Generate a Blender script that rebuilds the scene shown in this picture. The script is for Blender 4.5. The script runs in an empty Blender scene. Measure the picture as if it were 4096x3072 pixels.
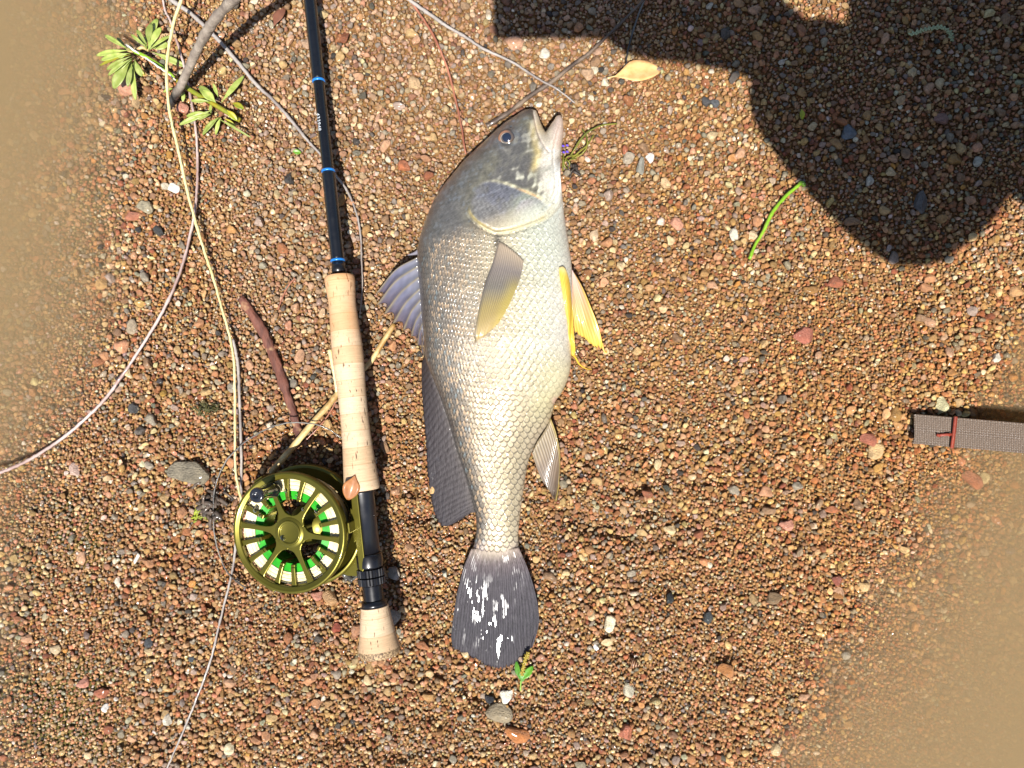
import bpy, bmesh, math, random
import numpy as np
from mathutils import Vector, Matrix, Euler, kdtree

random.seed(7); rng = np.random.default_rng(7)
sc = bpy.context.scene
COL = sc.collection
R = math.radians

# ------------------------------------------------------------------ camera, sky, sun, exposure
H = 0.600            # lens height over the gravel (m)
F = 3000.0           # focal length in photo pixels (4096 wide)
cam_d = bpy.data.cameras.new('camera'); cam = bpy.data.objects.new('camera', cam_d); COL.objects.link(cam)
cam.location = (0, 0, H); cam.rotation_euler = (0, 0, 0)
cam_d.sensor_width = 36; cam_d.lens = 36 * F / 4096; cam_d.clip_start = 0.005; cam_d.clip_end = 100
sc.camera = cam
KX, KY = 0.03, 0.50                              # shadow run per metre of height
SUN = Vector((-KX, -KY, 1)).normalized()
world = bpy.data.worlds.new('World'); sc.world = world; world.use_nodes = True
wn = world.node_tree.nodes; wl_ = world.node_tree.links
sky = wn.new('ShaderNodeTexSky'); sky.sky_type = 'NISHITA'; sky.sun_disc = False
sky.sun_elevation = math.asin(SUN.z); sky.sun_rotation = math.atan2(SUN.x, SUN.y)
bg = wn['Background']; bg.inputs['Strength'].default_value = 0.065
wl_.new(sky.outputs[0], bg.inputs[0])
sun_d = bpy.data.lights.new('sun', 'SUN'); sun_d.energy = 4.6; sun_d.angle = R(0.53); sun_d.color = (1, .96, .90)
sun = bpy.data.objects.new('sun', sun_d); COL.objects.link(sun)
sun.rotation_euler = (-SUN).to_track_quat('-Z', 'Y').to_euler(); sun.location = (-1, -2, 4)
sc.view_settings.view_transform = 'Standard'; sc.view_settings.look = 'None'
sc.view_settings.exposure = 0.95; sc.view_settings.gamma = 1; sc.view_settings.use_curve_mapping = False
sc.cycles.volume_bounces = 3; sc.cycles.max_bounces = 8; sc.cycles.transparent_max_bounces = 16
sc.cycles.caustics_reflective = False; sc.cycles.caustics_refractive = False
sc.cycles.sample_clamp_indirect = 4

# ------------------------------------------------------------------ helpers
def P(px, py, z=0.0):                            # photo pixel -> point at height z
    k = (H - z) / F
    return Vector(((px - 2048) * k, -(py - 1536) * k, z))
def Pn(px, py, z):
    k = (H - z) / F
    return np.stack([(px - 2048) * k, -(py - 1536) * k, z], -1)
def lin(r, g, b):
    f = lambda c: (c / 255 / 12.92) if c / 255 <= .04045 else ((c / 255 + .055) / 1.055) ** 2.4
    return (f(r), f(g), f(b))
def cr(pts, n):                                  # Catmull-Rom through points, n samples
    p = np.asarray(pts, float); p = np.vstack([2 * p[0] - p[1], p, 2 * p[-1] - p[-2]])
    seg = len(p) - 3; u = np.linspace(0, seg - 1e-9, n); i = u.astype(int); f = (u - i)[:, None]
    a, b, c, d = p[i], p[i + 1], p[i + 2], p[i + 3]
    return .5 * ((2 * b) + (c - a) * f + (2 * a - 5 * b + 4 * c - d) * f ** 2 + (-a + 3 * b - 3 * c + d) * f ** 3)
def sstep(a, b, x):
    t = np.clip((x - a) / (b - a), 0, 1); return t * t * (3 - 2 * t)
class Noise:                                     # smooth 2-D noise as a sum of sines
    def __init__(s, seed, freqs, n=7):
        g = np.random.default_rng(seed); s.w = []
        for f, a in freqs:
            for _ in range(n):
                th = g.uniform(0, 2 * math.pi); ff = f * g.uniform(.6, 1.5)
                s.w.append((ff * math.cos(th), ff * math.sin(th), g.uniform(0, 6.28), a / math.sqrt(n)))
    def __call__(s, x, y):
        o = np.zeros(np.broadcast(x, y).shape)
        for a, b, c, d in s.w: o = o + d * np.sin(a * x + b * y + c)
        return o
def tag(o, label, cat, group=None):
    o['label'] = label; o['category'] = cat
    if group: o['group'] = group
    return o
def mesh_obj(name, verts, faces, m=None, parent=None, smooth=True, col=None):
    me = bpy.data.meshes.new(name)
    me.from_pydata([tuple(v) for v in np.asarray(verts, float).tolist()], [], [tuple(f) for f in (faces.tolist() if hasattr(faces, 'tolist') else faces)])
    if smooth: me.polygons.foreach_set('use_smooth', [True] * len(me.polygons))
    if col is not None:
        c = np.ones((len(verts), 4), np.float32); c[:, :3] = col
        me.color_attributes.new('col', 'FLOAT_COLOR', 'POINT').data.foreach_set('color', c.ravel())
    me.update()
    o = bpy.data.objects.new(name, me); COL.objects.link(o)
    if m: me.materials.append(m)
    if parent: o.parent = parent
    return o
def empty(name, loc=(0, 0, 0)):
    o = bpy.data.objects.new(name, None); COL.objects.link(o); o.location = loc; o.empty_display_size = .01
    return o
def grid_faces(nr, nc, off=0, wrap=False):
    i, j = np.meshgrid(np.arange(nr - 1), np.arange(nc if wrap else nc - 1), indexing='ij')
    j2 = (j + 1) % nc
    return (np.stack([i * nc + j, i * nc + j2, (i + 1) * nc + j2, (i + 1) * nc + j], -1).reshape(-1, 4) + off)
def tube_geo(path, rad, n=10, flat=1.0, twist=0):
    path = np.asarray(path, float); m = len(path); rad = np.broadcast_to(np.asarray(rad, float), (m,))
    tan = np.gradient(path, axis=0); tan /= np.linalg.norm(tan, axis=1)[:, None] + 1e-12
    up = np.array([0, 0, 1.0]); s = np.cross(tan, up); s /= np.linalg.norm(s, axis=1)[:, None] + 1e-12
    b = np.cross(s, tan); a = np.linspace(0, 2 * math.pi, n, endpoint=False)
    v = path[:, None] + rad[:, None, None] * (np.cos(a)[None, :, None] * s[:, None] + flat * np.sin(a)[None, :, None] * b[:, None])
    v = v.reshape(-1, 3); f = grid_faces(m, n, 0, True).tolist()
    f.append(list(range(n))[::-1]); f.append([(m - 1) * n + k for k in range(n)])
    return v, f
def lathe_geo(prof, n=48):                       # prof: (r,z) list, round the local Z axis
    p = np.asarray(prof, float); a = np.linspace(0, 2 * math.pi, n, endpoint=False)
    v = np.stack([p[:, :1] * np.cos(a), p[:, :1] * np.sin(a), np.repeat(p[:, 1:], n, 1)], -1).reshape(-1, 3)
    return v, grid_faces(len(p), n, 0, True).tolist()
def prism_geo(poly, z0, z1):
    n = len(poly); v = [(x, y, z0) for x, y in poly] + [(x, y, z1) for x, y in poly]
    f = [list(range(n))[::-1], list(range(n, 2 * n))] + [[i, (i + 1) % n, n + (i + 1) % n, n + i] for i in range(n)]
    return v, f
def join_geo(*gs):
    V = []; Fc = []; o = 0
    for v, f in gs:
        V += [tuple(x) for x in v]; Fc += [[i + o for i in q] for q in f]; o += len(v)
    return V, Fc
def bevel(o, w, seg=2):
    b = o.modifiers.new('bevel', 'BEVEL'); b.width = w; b.segments = seg; b.limit_method = 'ANGLE'; b.angle_limit = R(35)
    return o

# ------------------------------------------------------------------ materials
class Mat:
    def __init__(s, name):
        s.m = bpy.data.materials.new(name); s.m.use_nodes = True; s.n = s.m.node_tree.nodes; s.l = s.m.node_tree.links
        s.b = s.n['Principled BSDF']; s.out = s.n['Material Output']
    def new(s, t, **kw):
        n = s.n.new('ShaderNode' + t)
        for k, v in kw.items(): setattr(n, k, v)
        return n
    def set(s, **kw):
        for k, v in kw.items():
            i = s.b.inputs[k.replace('_', ' ')]
            if hasattr(v, 'links') or isinstance(v, bpy.types.NodeSocket): s.l.new(v, i)
            else: i.default_value = (*v, 1) if isinstance(v, tuple) and len(v) == 3 and i.type == 'RGBA' else v
        return s
    def coord(s, kind='Object'): return s.new('TexCoord').outputs[kind]
    def noise(s, scale, vec=None, detail=3, rough=.55):
        n = s.new('TexNoise'); n.inputs['Scale'].default_value = scale; n.inputs['Detail'].default_value = detail; n.inputs['Roughness'].default_value = rough
        if vec is not None: s.l.new(vec, n.inputs['Vector'])
        return n.outputs['Fac']
    def ramp(s, fac, stops):
        r = s.new('ValToRGB'); e = r.color_ramp.elements
        while len(e) < len(stops): e.new(.5)
        for k, (p, c) in enumerate(stops):
            e[k].position = p; e[k].color = (*c, 1) if not np.isscalar(c) else (c, c, c, 1)
        s.l.new(fac, r.inputs[0]); return r.outputs[0]
    def mix(s, a, b, fac=.5, mode='MIX'):
        n = s.new('Mix', data_type='RGBA', blend_type=mode)
        for sock, v in ((n.inputs['Factor'], fac), (n.inputs['A'], a), (n.inputs['B'], b)):
            if isinstance(v, bpy.types.NodeSocket): s.l.new(v, sock)
            else: sock.default_value = (*v, 1) if isinstance(v, tuple) else v
        return n.outputs['Result']
    def bump(s, h, strength=.4, dist=.001):
        n = s.new('Bump'); n.inputs['Strength'].default_value = strength; n.inputs['Distance'].default_value = dist
        s.l.new(h, n.inputs['Height']); s.l.new(n.outputs[0], s.b.inputs['Normal']); return s
    def attr(s, name, kind='GEOMETRY'):
        a = s.new('Attribute', attribute_name=name); a.attribute_type = kind; return a
    def mul(s, a, b, op='MULTIPLY'):
        n = s.new('Math', operation=op)
        for i, v in enumerate((a, b)):
            if isinstance(v, bpy.types.NodeSocket): s.l.new(v, n.inputs[i])
            else: n.inputs[i].default_value = v
        return n.outputs[0]
    def mapping(s, vec, scale):
        n = s.new('Mapping'); n.inputs['Scale'].default_value = scale; s.l.new(vec, n.inputs['Vector']); return n.outputs[0]

def stone_mat(name, attr_kind=None, colour=None, wet=.6, spot=1.0):
    M = Mat(name); oc = M.coord('Object')
    info = M.new('ObjectInfo'); shift = M.new('VectorMath', operation='ADD'); M.l.new(oc, shift.inputs[0])
    sc_ = M.mul(info.outputs['Random'], 50.0); cx = M.new('CombineXYZ'); M.l.new(sc_, cx.inputs[0]); M.l.new(sc_, cx.inputs[2]); M.l.new(cx.outputs[0], shift.inputs[1])
    v = shift.outputs[0]
    base = M.attr('col', attr_kind).outputs['Color'] if attr_kind else colour
    n1 = M.ramp(M.noise(1.6 * spot, v, 4), [(.25, .56), (.7, 1.22)])
    c = M.mix(base, n1, 1.0, 'MULTIPLY')
    n2 = M.ramp(M.noise(7 * spot, v, 2), [(.36, .55), (.5, 1.0)])
    c = M.mix(c, n2, .55, 'MULTIPLY')
    wetv = M.attr('wet', attr_kind).outputs['Fac'] if attr_kind == 'INSTANCER' else wet
    M.set(Base_Color=c, Roughness=.48, Specular_IOR_Level=.4, Coat_Weight=wetv, Coat_Roughness=.07, Coat_IOR=1.36)
    M.bump(M.noise(9 * spot, v, 4), .45, .14)
    return M.m

# ------------------------------------------------------------------ the bank: ground relief
WL = -0.0100                                     # water level
nz_big = Noise(1, [(14, .0013), (35, .0010)])
nz_mid = Noise(2, [(120, .0008), (260, .0005)])
PITS = [(2300, 2075, 90, 34, .35, 14), (2400, 2100, 90, 30, .3, 14), (2490, 2128, 70, 28, .3, 13), (1640, 2060, 60, 40, .2, 5), (1630, 1640, 40, 60, 0, 3),
        (1560, 2480, 60, 35, 0, 4), (2650, 2310, 90, 30, 0, 5), (2700, 2370, 70, 24, .2, 5), (700, 2180, 70, 24, 0, 4),
        (1590, 2270, 45, 75, 0, 5), (1720, 2860, 60, 30, .4, 5), (760, 2440, 60, 35, .3, 4), (2890, 2620, 60, 30, 0, 4)]
_g = np.random.default_rng(5)
for _ in range(70):
    PITS.append((_g.uniform(500, 3000), _g.uniform(1750, 3060), _g.uniform(28, 70), _g.uniform(16, 30), _g.normal(0, .5), _g.uniform(3.0, 8.5)))
for _ in range(40):
    PITS.append((_g.uniform(900, 3400), _g.uniform(0, 1750), _g.uniform(24, 50), _g.uniform(14, 26), _g.normal(0, .8), _g.uniform(1.0, 2.5)))
MOUNDS = [(1515, 2530, 170, 11), (2600, 1000, 500, 1.5), (1240, 2560, 180, 2.0), (2250, 2820, 300, 2.0), (3000, 2200, 260, 1.5)]
def terrain(x, y):
    x = np.asarray(x, float); y = np.asarray(y, float)
    px = 2048 + x * 5000; py = 1536 - y * 5000
    z = nz_big(x, y) + nz_mid(x, y)
    # left pool: shelving bank, steep above, shallow at the bottom
    edge = np.interp(py, [-1500, 0, 700, 1500, 2200, 3072, 4500], [560, 520, 430, 400, 330, 360, 420]) + 25 * np.sin(py / 170.) + 14 * np.sin(py / 61.)
    slope = np.interp(py, [-1500, 0, 900, 1500, 2100, 3072, 4500], [.34, .32, .31, .23, .12, .11, .2])
    dl = np.maximum(0, edge + 210 - px) / 5000
    z = z - slope * dl * sstep(0, .03, dl)
    # lower right pool
    d = ((px - 3520) * .856 + (py - 1560) * .517 + 40 * np.sin(px / 210. + py / 330.) + 20 * np.sin(px / 77. - py / 91.)) / 5000
    dr = np.maximum(0, d)
    z = z - .19 * dr * sstep(0, .09, dr)
    z = np.maximum(z, -.12 + .01 * nz_big(x * .3, y * .3) / .002)
    z0 = z
    for cx, cy, sx, sy, an, dep in PITS:
        u = (px - cx) * math.cos(an) + (py - cy) * math.sin(an); v = -(px - cx) * math.sin(an) + (py - cy) * math.cos(an)
        z = z - dep / 1000 * np.exp(-(u / sx) ** 2 - (v / sy) ** 2)
    z = np.where((z < -.0085) & (z0 > -.0085), -.0085, z)
    for cx, cy, s, hgt in MOUNDS:
        z = z + hgt / 1000 * np.exp(-((px - cx) ** 2 + (py - cy) ** 2) / s ** 2)
    return z
def T(px, py):                                   # ground height under a photo pixel
    return float(terrain((px - 2048) / 5000, -(py - 1536) / 5000))

M = Mat('wet_sand')
oc = M.coord('Object')
c = M.ramp(M.noise(420, oc, 4, .7), [(.28, lin(80, 62, 40)), (.5, lin(136, 106, 70)), (.72, lin(178, 146, 100))])
c = M.mix(c, M.ramp(M.noise(14, oc, 3), [(.3, lin(255, 236, 205)), (.7, lin(225, 190, 150))]), .6, 'MULTIPLY')
alg = M.ramp(M.noise(9, oc, 4, .65), [(.50, 0.0), (.60, 1.0)]); sepg = M.new('SeparateXYZ'); M.l.new(oc, sepg.inputs[0])
mrx = M.new('MapRange'); M.l.new(sepg.outputs[0], mrx.inputs['Value']); mrx.inputs['From Min'].default_value = -.30; mrx.inputs['From Max'].default_value = -.34
c = M.mix(c, lin(86, 82, 34), M.mul(M.mul(alg, mrx.outputs[0]), .85))
M.set(Base_Color=c, Roughness=.7, Specular_IOR_Level=.25)
M.bump(M.noise(900, oc, 3, .7), 1.0, .0016)
MAT_SAND = M.m
def axis_coords(lim_in, lim_out, step):
    a = np.arange(-lim_in, lim_in + step / 2, step); g = lim_in * np.power(lim_out / lim_in, np.linspace(0, 1, 26))[1:]
    return np.concatenate([-g[::-1], a, g])
gx, gy = axis_coords(.62, 12, .0026), axis_coords(.50, 12, .0026)
X, Y = np.meshgrid(gx, gy, indexing='xy')
Z = terrain(X, Y) - .0016
ground = mesh_obj('ground', np.stack([X, Y, Z], -1).reshape(-1, 3), grid_faces(len(gy), len(gx)), MAT_SAND)
ground['kind'] = 'structure'; ground['label'] = 'wet brown sand bank under the gravel, shelving into muddy water'

# ------------------------------------------------------------------ water: one body of muddy water, the bank rises out of it
M = Mat('muddy_water'); M.n.remove(M.b)
tr = M.new('BsdfTransparent'); gl = M.new('BsdfGlossy'); gl.inputs['Roughness'].default_value = .03
fr = M.new('Fresnel'); fr.inputs['IOR'].default_value = 1.33
bmp = M.new('Bump'); bmp.inputs['Strength'].default_value = .25; bmp.inputs['Distance'].default_value = .004
M.l.new(M.noise(38, M.mapping(M.coord('Object'), (1, 1.7, 1)), 3), bmp.inputs['Height'])
for n in (gl, fr): M.l.new(bmp.outputs[0], n.inputs['Normal'])
mx = M.new('MixShader'); M.l.new(fr.outputs[0], mx.inputs[0]); M.l.new(tr.outputs[0], mx.inputs[1]); M.l.new(gl.outputs[0], mx.inputs[2])
M.l.new(mx.outputs[0], M.out.inputs['Surface'])
pv = M.new('VolumePrincipled'); pv.inputs['Color'].default_value = (.66, .54, .34, 1); pv.inputs['Density'].default_value = 36
pv.inputs['Anisotropy'].default_value = .0
M.l.new(pv.outputs[0], M.out.inputs['Volume'])
v, f = prism_geo([(-11, -11), (11, -11), (11, 11), (-11, 11)], -.4, WL)
water = mesh_obj('water', v, f, M.m, smooth=False); water['kind'] = 'structure'; water['label'] = 'still muddy brown river water lapping both sides of the gravel'

# ------------------------------------------------------------------ gravel
def pebble_mesh(name, seed, sub=3, cuts=9, rough=.05):
    g = np.random.default_rng(seed); bm = bmesh.new(); bmesh.ops.create_icosphere(bm, subdivisions=sub, radius=1)
    v = np.array([q.co[:] for q in bm.verts])
    for _ in range(cuts):
        n = g.normal(size=3); n /= np.linalg.norm(n); d = g.uniform(.56, .86)
        o = v @ n - d; v = v - np.outer(np.clip(o, 0, None) * .96, n)
    w = sum(np.sin(v @ g.normal(size=3) * f_ + g.uniform(0, 6))[:, None] * a for f_, a in ((2.2, rough), (4.5, rough * .5), (9, rough * .25)))
    v = v * (1 + w)
    for q, c_ in zip(bm.verts, v): q.co = c_
    me = bpy.data.meshes.new(name); bm.to_mesh(me); bm.free()
    me.polygons.foreach_set('use_smooth', [True] * len(me.polygons)); return me
MAT_PEB = stone_mat('pebbles', 'INSTANCER', spot=.8)
protos = bpy.data.collections.new('pebble_shapes')
for k in range(18):
    me = pebble_mesh('pebble_shape', 100 + k, 2 if k < 10 else 3, 8 + k % 8, .03 + .03 * (k % 3)); me.materials.append(MAT_PEB)
    protos.objects.link(bpy.data.objects.new('pebble_shape', me))
pal_rgb = [(184, 132, 92), (190, 146, 112), (162, 106, 68), (190, 156, 106), (170, 130, 80), (208, 182, 138), (146, 114, 84), (158, 146, 126), (128, 118, 104), (210, 200, 180),
           (142, 86, 58), (92, 84, 76), (184, 132, 68), (170, 148, 132), (62, 58, 54)]
pal_w = [15, 15, 11, 17, 13, 10, 11, 9, 5, 3, 4, 2, 2, 4, .6]
PAL = [(lin(*c), w) for c, w in zip(pal_rgb, pal_w)]
PC = np.array([p[0] for p in PAL]); PW = np.array([p[1] for p in PAL], float); PW /= PW.sum()
PNAME = ['salmon', 'pink', 'rust', 'tan', 'ochre', 'cream', 'brown', 'grey', 'slate', 'white', 'red', 'dark', 'amber', 'mauve', 'black']
def jitter(spacing, lx, ly, prob=1.0, jit=.48):
    xs = np.arange(-lx, lx, spacing); ys = np.arange(-ly, ly, spacing * .87)
    X, Y = np.meshgrid(xs, ys); X = X + (np.arange(len(ys)) % 2)[:, None] * spacing / 2
    X = X + rng.uniform(-jit, jit, X.shape) * spacing; Y = Y + rng.uniform(-jit, jit, Y.shape) * spacing
    k = rng.random(X.shape) < prob; return np.stack([X[k], Y[k]], -1)
def coarse(xy):                                   # how coarse the gravel is there: coarser towards the head of the bank
    px = 2048 + xy[:, 0] * 5000; py = 1536 - xy[:, 1] * 5000
    w = .55 + .45 * sstep(1700, 300, py) + .15 * sstep(1200, 2400, px) * sstep(2600, 1500, py)
    return np.clip(w + 12 * nz_big(xy[:, 0] * 2 + 3, xy[:, 1] * 2) / .02, .15, 1)

STONES = [  # px, py, width, height (photo px), turn, colour, label
    (690, 750, 46, 42, 10, (245, 238, 215), 'round white pebble beside the pale green straw'),
    (655, 745, 40, 30, 0, (205, 190, 160), 'cream flat pebble touching the round white one'),
    (762, 1890, 150, 92, 4, (128, 116, 92), 'flat olive grey rock left of the reel'),
    (2437, 2492, 54, 60, 0, (240, 222, 178), 'smooth cream oval pebble right of the tail fin'),
    (2384, 2588, 26, 26, 0, (245, 240, 235), 'tiny white chip below the cream oval pebble'),
    (2027, 2775, 52, 58, 30, (238, 232, 205), 'chalky white stone at the tip of the tail'),
    (1962, 2790, 44, 38, 20, (38, 38, 42), 'black pebble against a muddy rock below the tail'),
    (1996, 2838, 104, 72, 10, (150, 132, 100), 'muddy grey rock behind the black pebble'),
    (2072, 2930, 92, 62, 22, (188, 110, 48), 'flat shiny orange stone below the tail'),
    (598, 2570, 38, 36, 0, (66, 68, 70), 'dark grey angular pebble left of the long grey stem'),
    (766, 2636, 24, 24, 0, (74, 80, 84), 'little slate pebble touching the shadow of the grey stem'),
    (1613, 667, 54, 44, 0, (190, 105, 60), 'glossy orange pebble left of the fish nape'),
    (3468, 1758, 58, 52, 10, (178, 96, 66), 'wet red stone beside the two tone stone'),
    (3500, 1805, 78, 58, -12, (214, 172, 110), 'two tone tan stone off the end of the strap'),
    (3776, 1624, 62, 70, 20, (206, 196, 142), 'knobbly cream round stone above the strap'),
    (3925, 1652, 70, 40, 38, (176, 118, 66), 'brown elongated stone leaning by the strap'),
    (3853, 1606, 42, 40, 0, (190, 150, 96), 'tan oval stone above the strap'),
    (3583, 1655, 42, 62, 5, (170, 120, 52), 'ochre slab stone left of the strap end'),
    (3592, 1702, 40, 36, 30, (200, 140, 76), 'wedge shaped orange stone left of the strap end'),
    (3388, 534, 62, 60, 10, (108, 116, 124), 'blue grey angular stone in the shadow'),
    (3672, 815, 46, 92, 12, (104, 98, 94), 'long grey stone in the tip of the shadow'),
    (3810, 645, 70, 46, -15, (168, 118, 54), 'amber block stone in the shadow'),
    (3758, 480, 50, 46, 0, (150, 104, 88), 'brown pebble in the dark shadow'),
    (3908, 648, 44, 38, 0, (190, 184, 160), 'pale pebble beside the amber block'),
    (2822, 412, 40, 36, 0, (74, 72, 72), 'dark grey pebble, rounder of the pair near the shadow'),
    (2858, 418, 42, 34, 20, (86, 88, 90), 'dark grey pebble, sharper of the pair near the shadow'),
    (3215, 1335, 84, 74, -25, (172, 94, 70), 'large reddish stone below the green stem'),
    (3158, 1230, 0, 0, 0, (0, 0, 0), ''),
    (3335, 1130, 58, 46, 0, (168, 92, 58), 'rust coloured wet pebble right of the green stem'),
    (3240, 1160, 54, 36, 0, (164, 112, 50), 'shiny ochre pebble right of the green stem'),
    (3005, 945, 40, 36, 0, (226, 190, 140), 'cream pebble touching the green stem'),
    (2700, 900, 52, 46, 30, (206, 138, 104), 'salmon angular pebble left of the green stem'),
    (2560, 670, 34, 70, 10, (150, 146, 130), 'grey slab standing on edge near the fish throat'),
    (2600, 632, 30, 40, 30, (236, 226, 214), 'white chip beside the grey slab'),
    (2512, 635, 58, 44, 0, (176, 158, 132), 'wide fawn stone near the fish throat'),
    (2660, 738, 52, 40, 20, (222, 180, 124), 'cream lump near the fish throat'),
    (2377, 945, 36, 56, 10, (222, 186, 142), 'tall cream stone right of the fish belly'),
    (2064, 176, 76, 60, 0, (206, 148, 110), 'large pink pebble at the shadow edge'),
    (2176, 222, 42, 40, 0, (212, 200, 176), 'round white pebble between the twigs'),
    (2350, 303, 46, 52, 10, (190, 148, 108), 'tan pebble beside the fallen leaf stalk'),
    (2378, 283, 30, 36, -20, (212, 196, 160), 'cream wedge beside the fallen leaf stalk'),
    (1657, 342, 46, 60, -10, (206, 164, 112), 'big tan pebble beside the red needle'),
    (2418, 336, 34, 34, 0, (224, 206, 170), 'cream pebble under the fallen leaf'),
    (1574, 2295, 46, 56, 0, (168, 158, 144), 'grey round pebble beside the reel seat nut'),
    (1575, 2460, 70, 60, 20, (172, 160, 140), 'pale grey rock in the shade of the butt'),
    (1329, 2388, 72, 62, 0, (186, 138, 84), 'amber cloudy stone below the reel'),
    (1275, 2378, 48, 40, 20, (196, 124, 96), 'salmon stone below the reel rim'),
    (1440, 2500, 40, 60, 20, (172, 116, 78), 'brown tall pebble beside the butt cork'),
    (1352, 2500, 36, 40, 0, (166, 72, 46), 'dark red pebble left of the butt cork'),
    (375, 352, 44, 26, 15, (44, 30, 34), 'glossy dark purple seed shell in the shallows'),
    (481, 322, 92, 74, 10, (206, 140, 98), 'wide salmon stone under the green rosette'),
    (731, 436, 50, 46, 0, (206, 132, 102), 'salmon block beside the branch foot'),
    (512, 388, 40, 52, 20, (190, 152, 100), 'tan pebble below the green rosette'),
    (585, 830, 60, 50, 15, (164, 150, 116), 'olive grey pebble near the left bank'),
    (520, 860, 90, 34, 5, (182, 106, 72), 'long rust coloured flake near the left bank'),
    (635, 925, 48, 42, 0, (62, 62, 60), 'mottled black pebble near the left bank'),
    (545, 915, 26, 26, 0, (52, 50, 48), 'tiny black bead pebble near the left bank'),
    (556, 1210, 42, 34, 0, (192, 148, 70), 'golden pebble under the purple stem'),
    (510, 1305, 48, 60, 0, (172, 150, 118), 'grey buff pebble inside the bend of the purple stem'),
    (475, 1385, 50, 56, 0, (208, 138, 92), 'salmon pebble inside the bend of the purple stem'),
    (368, 1128, 52, 44, 0, (196, 148, 84), 'tan pebble near the muddy pool'),
    (525, 1635, 42, 42, 0, (74, 72, 70), 'grey black snail shaped pebble near the mossy clump'),
    (275, 1885, 44, 56, 0, (206, 168, 148), 'pale pink pebble under the stem tip shadow'),
    (320, 2235, 34, 52, 10, (216, 158, 112), 'peach egg shaped pebble in the wet gravel'),
    (546, 2235, 20, 40, 20, (238, 230, 210), 'white curved shell piece in the wet gravel'),
    (470, 2335, 34, 42, 0, (232, 214, 186), 'white and cream stone with a dark hollow'),
    (330, 2735, 56, 40, -25, (192, 124, 96), 'pink stone in the lower shallows'),
    (404, 2770, 60, 44, -12, (166, 90, 56), 'rust coloured flat stone in the lower shallows'),
    (416, 2835, 30, 34, 20, (226, 220, 210), 'white flake in the lower shallows'),
    (210, 2605, 40, 40, 0, (196, 168, 122), 'square tan stone in the lower shallows'),
    (918, 2996, 46, 44, 0, (224, 204, 156), 'ribbed cream shell near the foot of the grey stem'),
    (2512, 2760, 40, 56, 0, (186, 176, 146), 'upright buff stone below the brown snail shell'),
    (2500, 2930, 60, 64, 15, (196, 108, 74), 'broad salmon red stone by the murky pool'),
    (2900, 2675, 62, 50, 20, (184, 116, 56), 'shiny amber stone at the edge of the murky pool'),
    (3090, 2390, 74, 44, 5, (132, 102, 66), 'brown mud covered stone in the shallows'),
    (3012, 2398, 40, 46, 0, (176, 138, 84), 'tan round stone in the shallows'),
    (3148, 2100, 62, 44, 10, (206, 130, 100), 'pink faceted stone, largest in the shallows'),
    (3355, 2320, 46, 44, 0, (150, 76, 56), 'dark red round stone in the shallows'),
    (3355, 2318, 0, 0, 0, (0, 0, 0), ''),
    (3325, 2037, 48, 28, 3, (186, 104, 58), 'brick red slab in the shallows'),
    (3480, 2360, 44, 44, 20, (206, 166, 104), 'cream lump in the shallows'),
    (3350, 2315, 0, 0, 0, (0, 0, 0), ''),
    (2680, 2395, 34, 40, 0, (40, 44, 44), 'black pebble in the lower gravel'),
    (2830, 2470, 34, 52, 15, (56, 60, 60), 'black long pebble by the murky pool'),
    (3058, 1968, 56, 46, 0, (210, 144, 98), 'salmon pebble above the shallows'),
    (3940, 1930, 90, 60, 30, (178, 100, 62), 'rust coloured submerged rock right of the strap'),
    (3995, 1925, 56, 46, 0, (196, 168, 108), 'pale lump on the submerged rust rock'),
    (2990, 1015, 0, 0, 0, (0, 0, 0), ''),
]
STONES = [s for s in STONES if s[2] > 0]
LXO, LYO = .60, .49
shapes_big = [pebble_mesh('pebble_mesh', 300 + k, 4, 8 + k % 8, .04 + .02 * (k % 3)) for k in range(10)]
big_xy = [((s[0] - 2048) / 5000, -(s[1] - 1536) / 5000, (s[2] + s[3]) / 4 / 5000) for s in STONES]
# objects that cover the gravel are left to cover it; classes from large to small, smaller ones give way
classes = [(.0190, .0030, .0048, .95, LXO, LYO), (.0053, .0018, .0030, .98, LXO, LYO), (.0032, .0012, .0019, .97, LXO, LYO), (.0021, .0007, .0012, .97, .46, .36)]
placed = np.array(big_xy); recs = []
for ci, (sp, r0, r1, prob, lx, ly) in enumerate(classes):
    xy = jitter(sp, lx, ly, prob)
    zt = terrain(xy[:, 0], xy[:, 1]); xy = xy[zt > WL - .045]
    if ci <= 1: xy = xy[rng.random(len(xy)) < coarse(xy)]
    r = r0 + (r1 - r0) * rng.random(len(xy)) ** (2.4 if ci == 0 else 1.3)
    kd = kdtree.KDTree(len(placed))
    for i, p in enumerate(placed): kd.insert((p[0], p[1], 0), i)
    kd.balance(); keep = np.ones(len(xy), bool); rmax = placed[:, 2].max()
    reach = max(rmax if ci == 0 else .006, .0)
    for i in range(len(xy)):
        ri = r[i] * .72
        for co, j, d in kd.find_range((xy[i, 0], xy[i, 1], 0), ri + reach * .70):
            if d < ri + placed[j, 2] * .70: keep[i] = False; break
    xy, r = xy[keep], r[keep]
    placed = np.vstack([placed, np.column_stack([xy, r])]) if ci < 3 else placed
    recs.append((xy, r))
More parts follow.
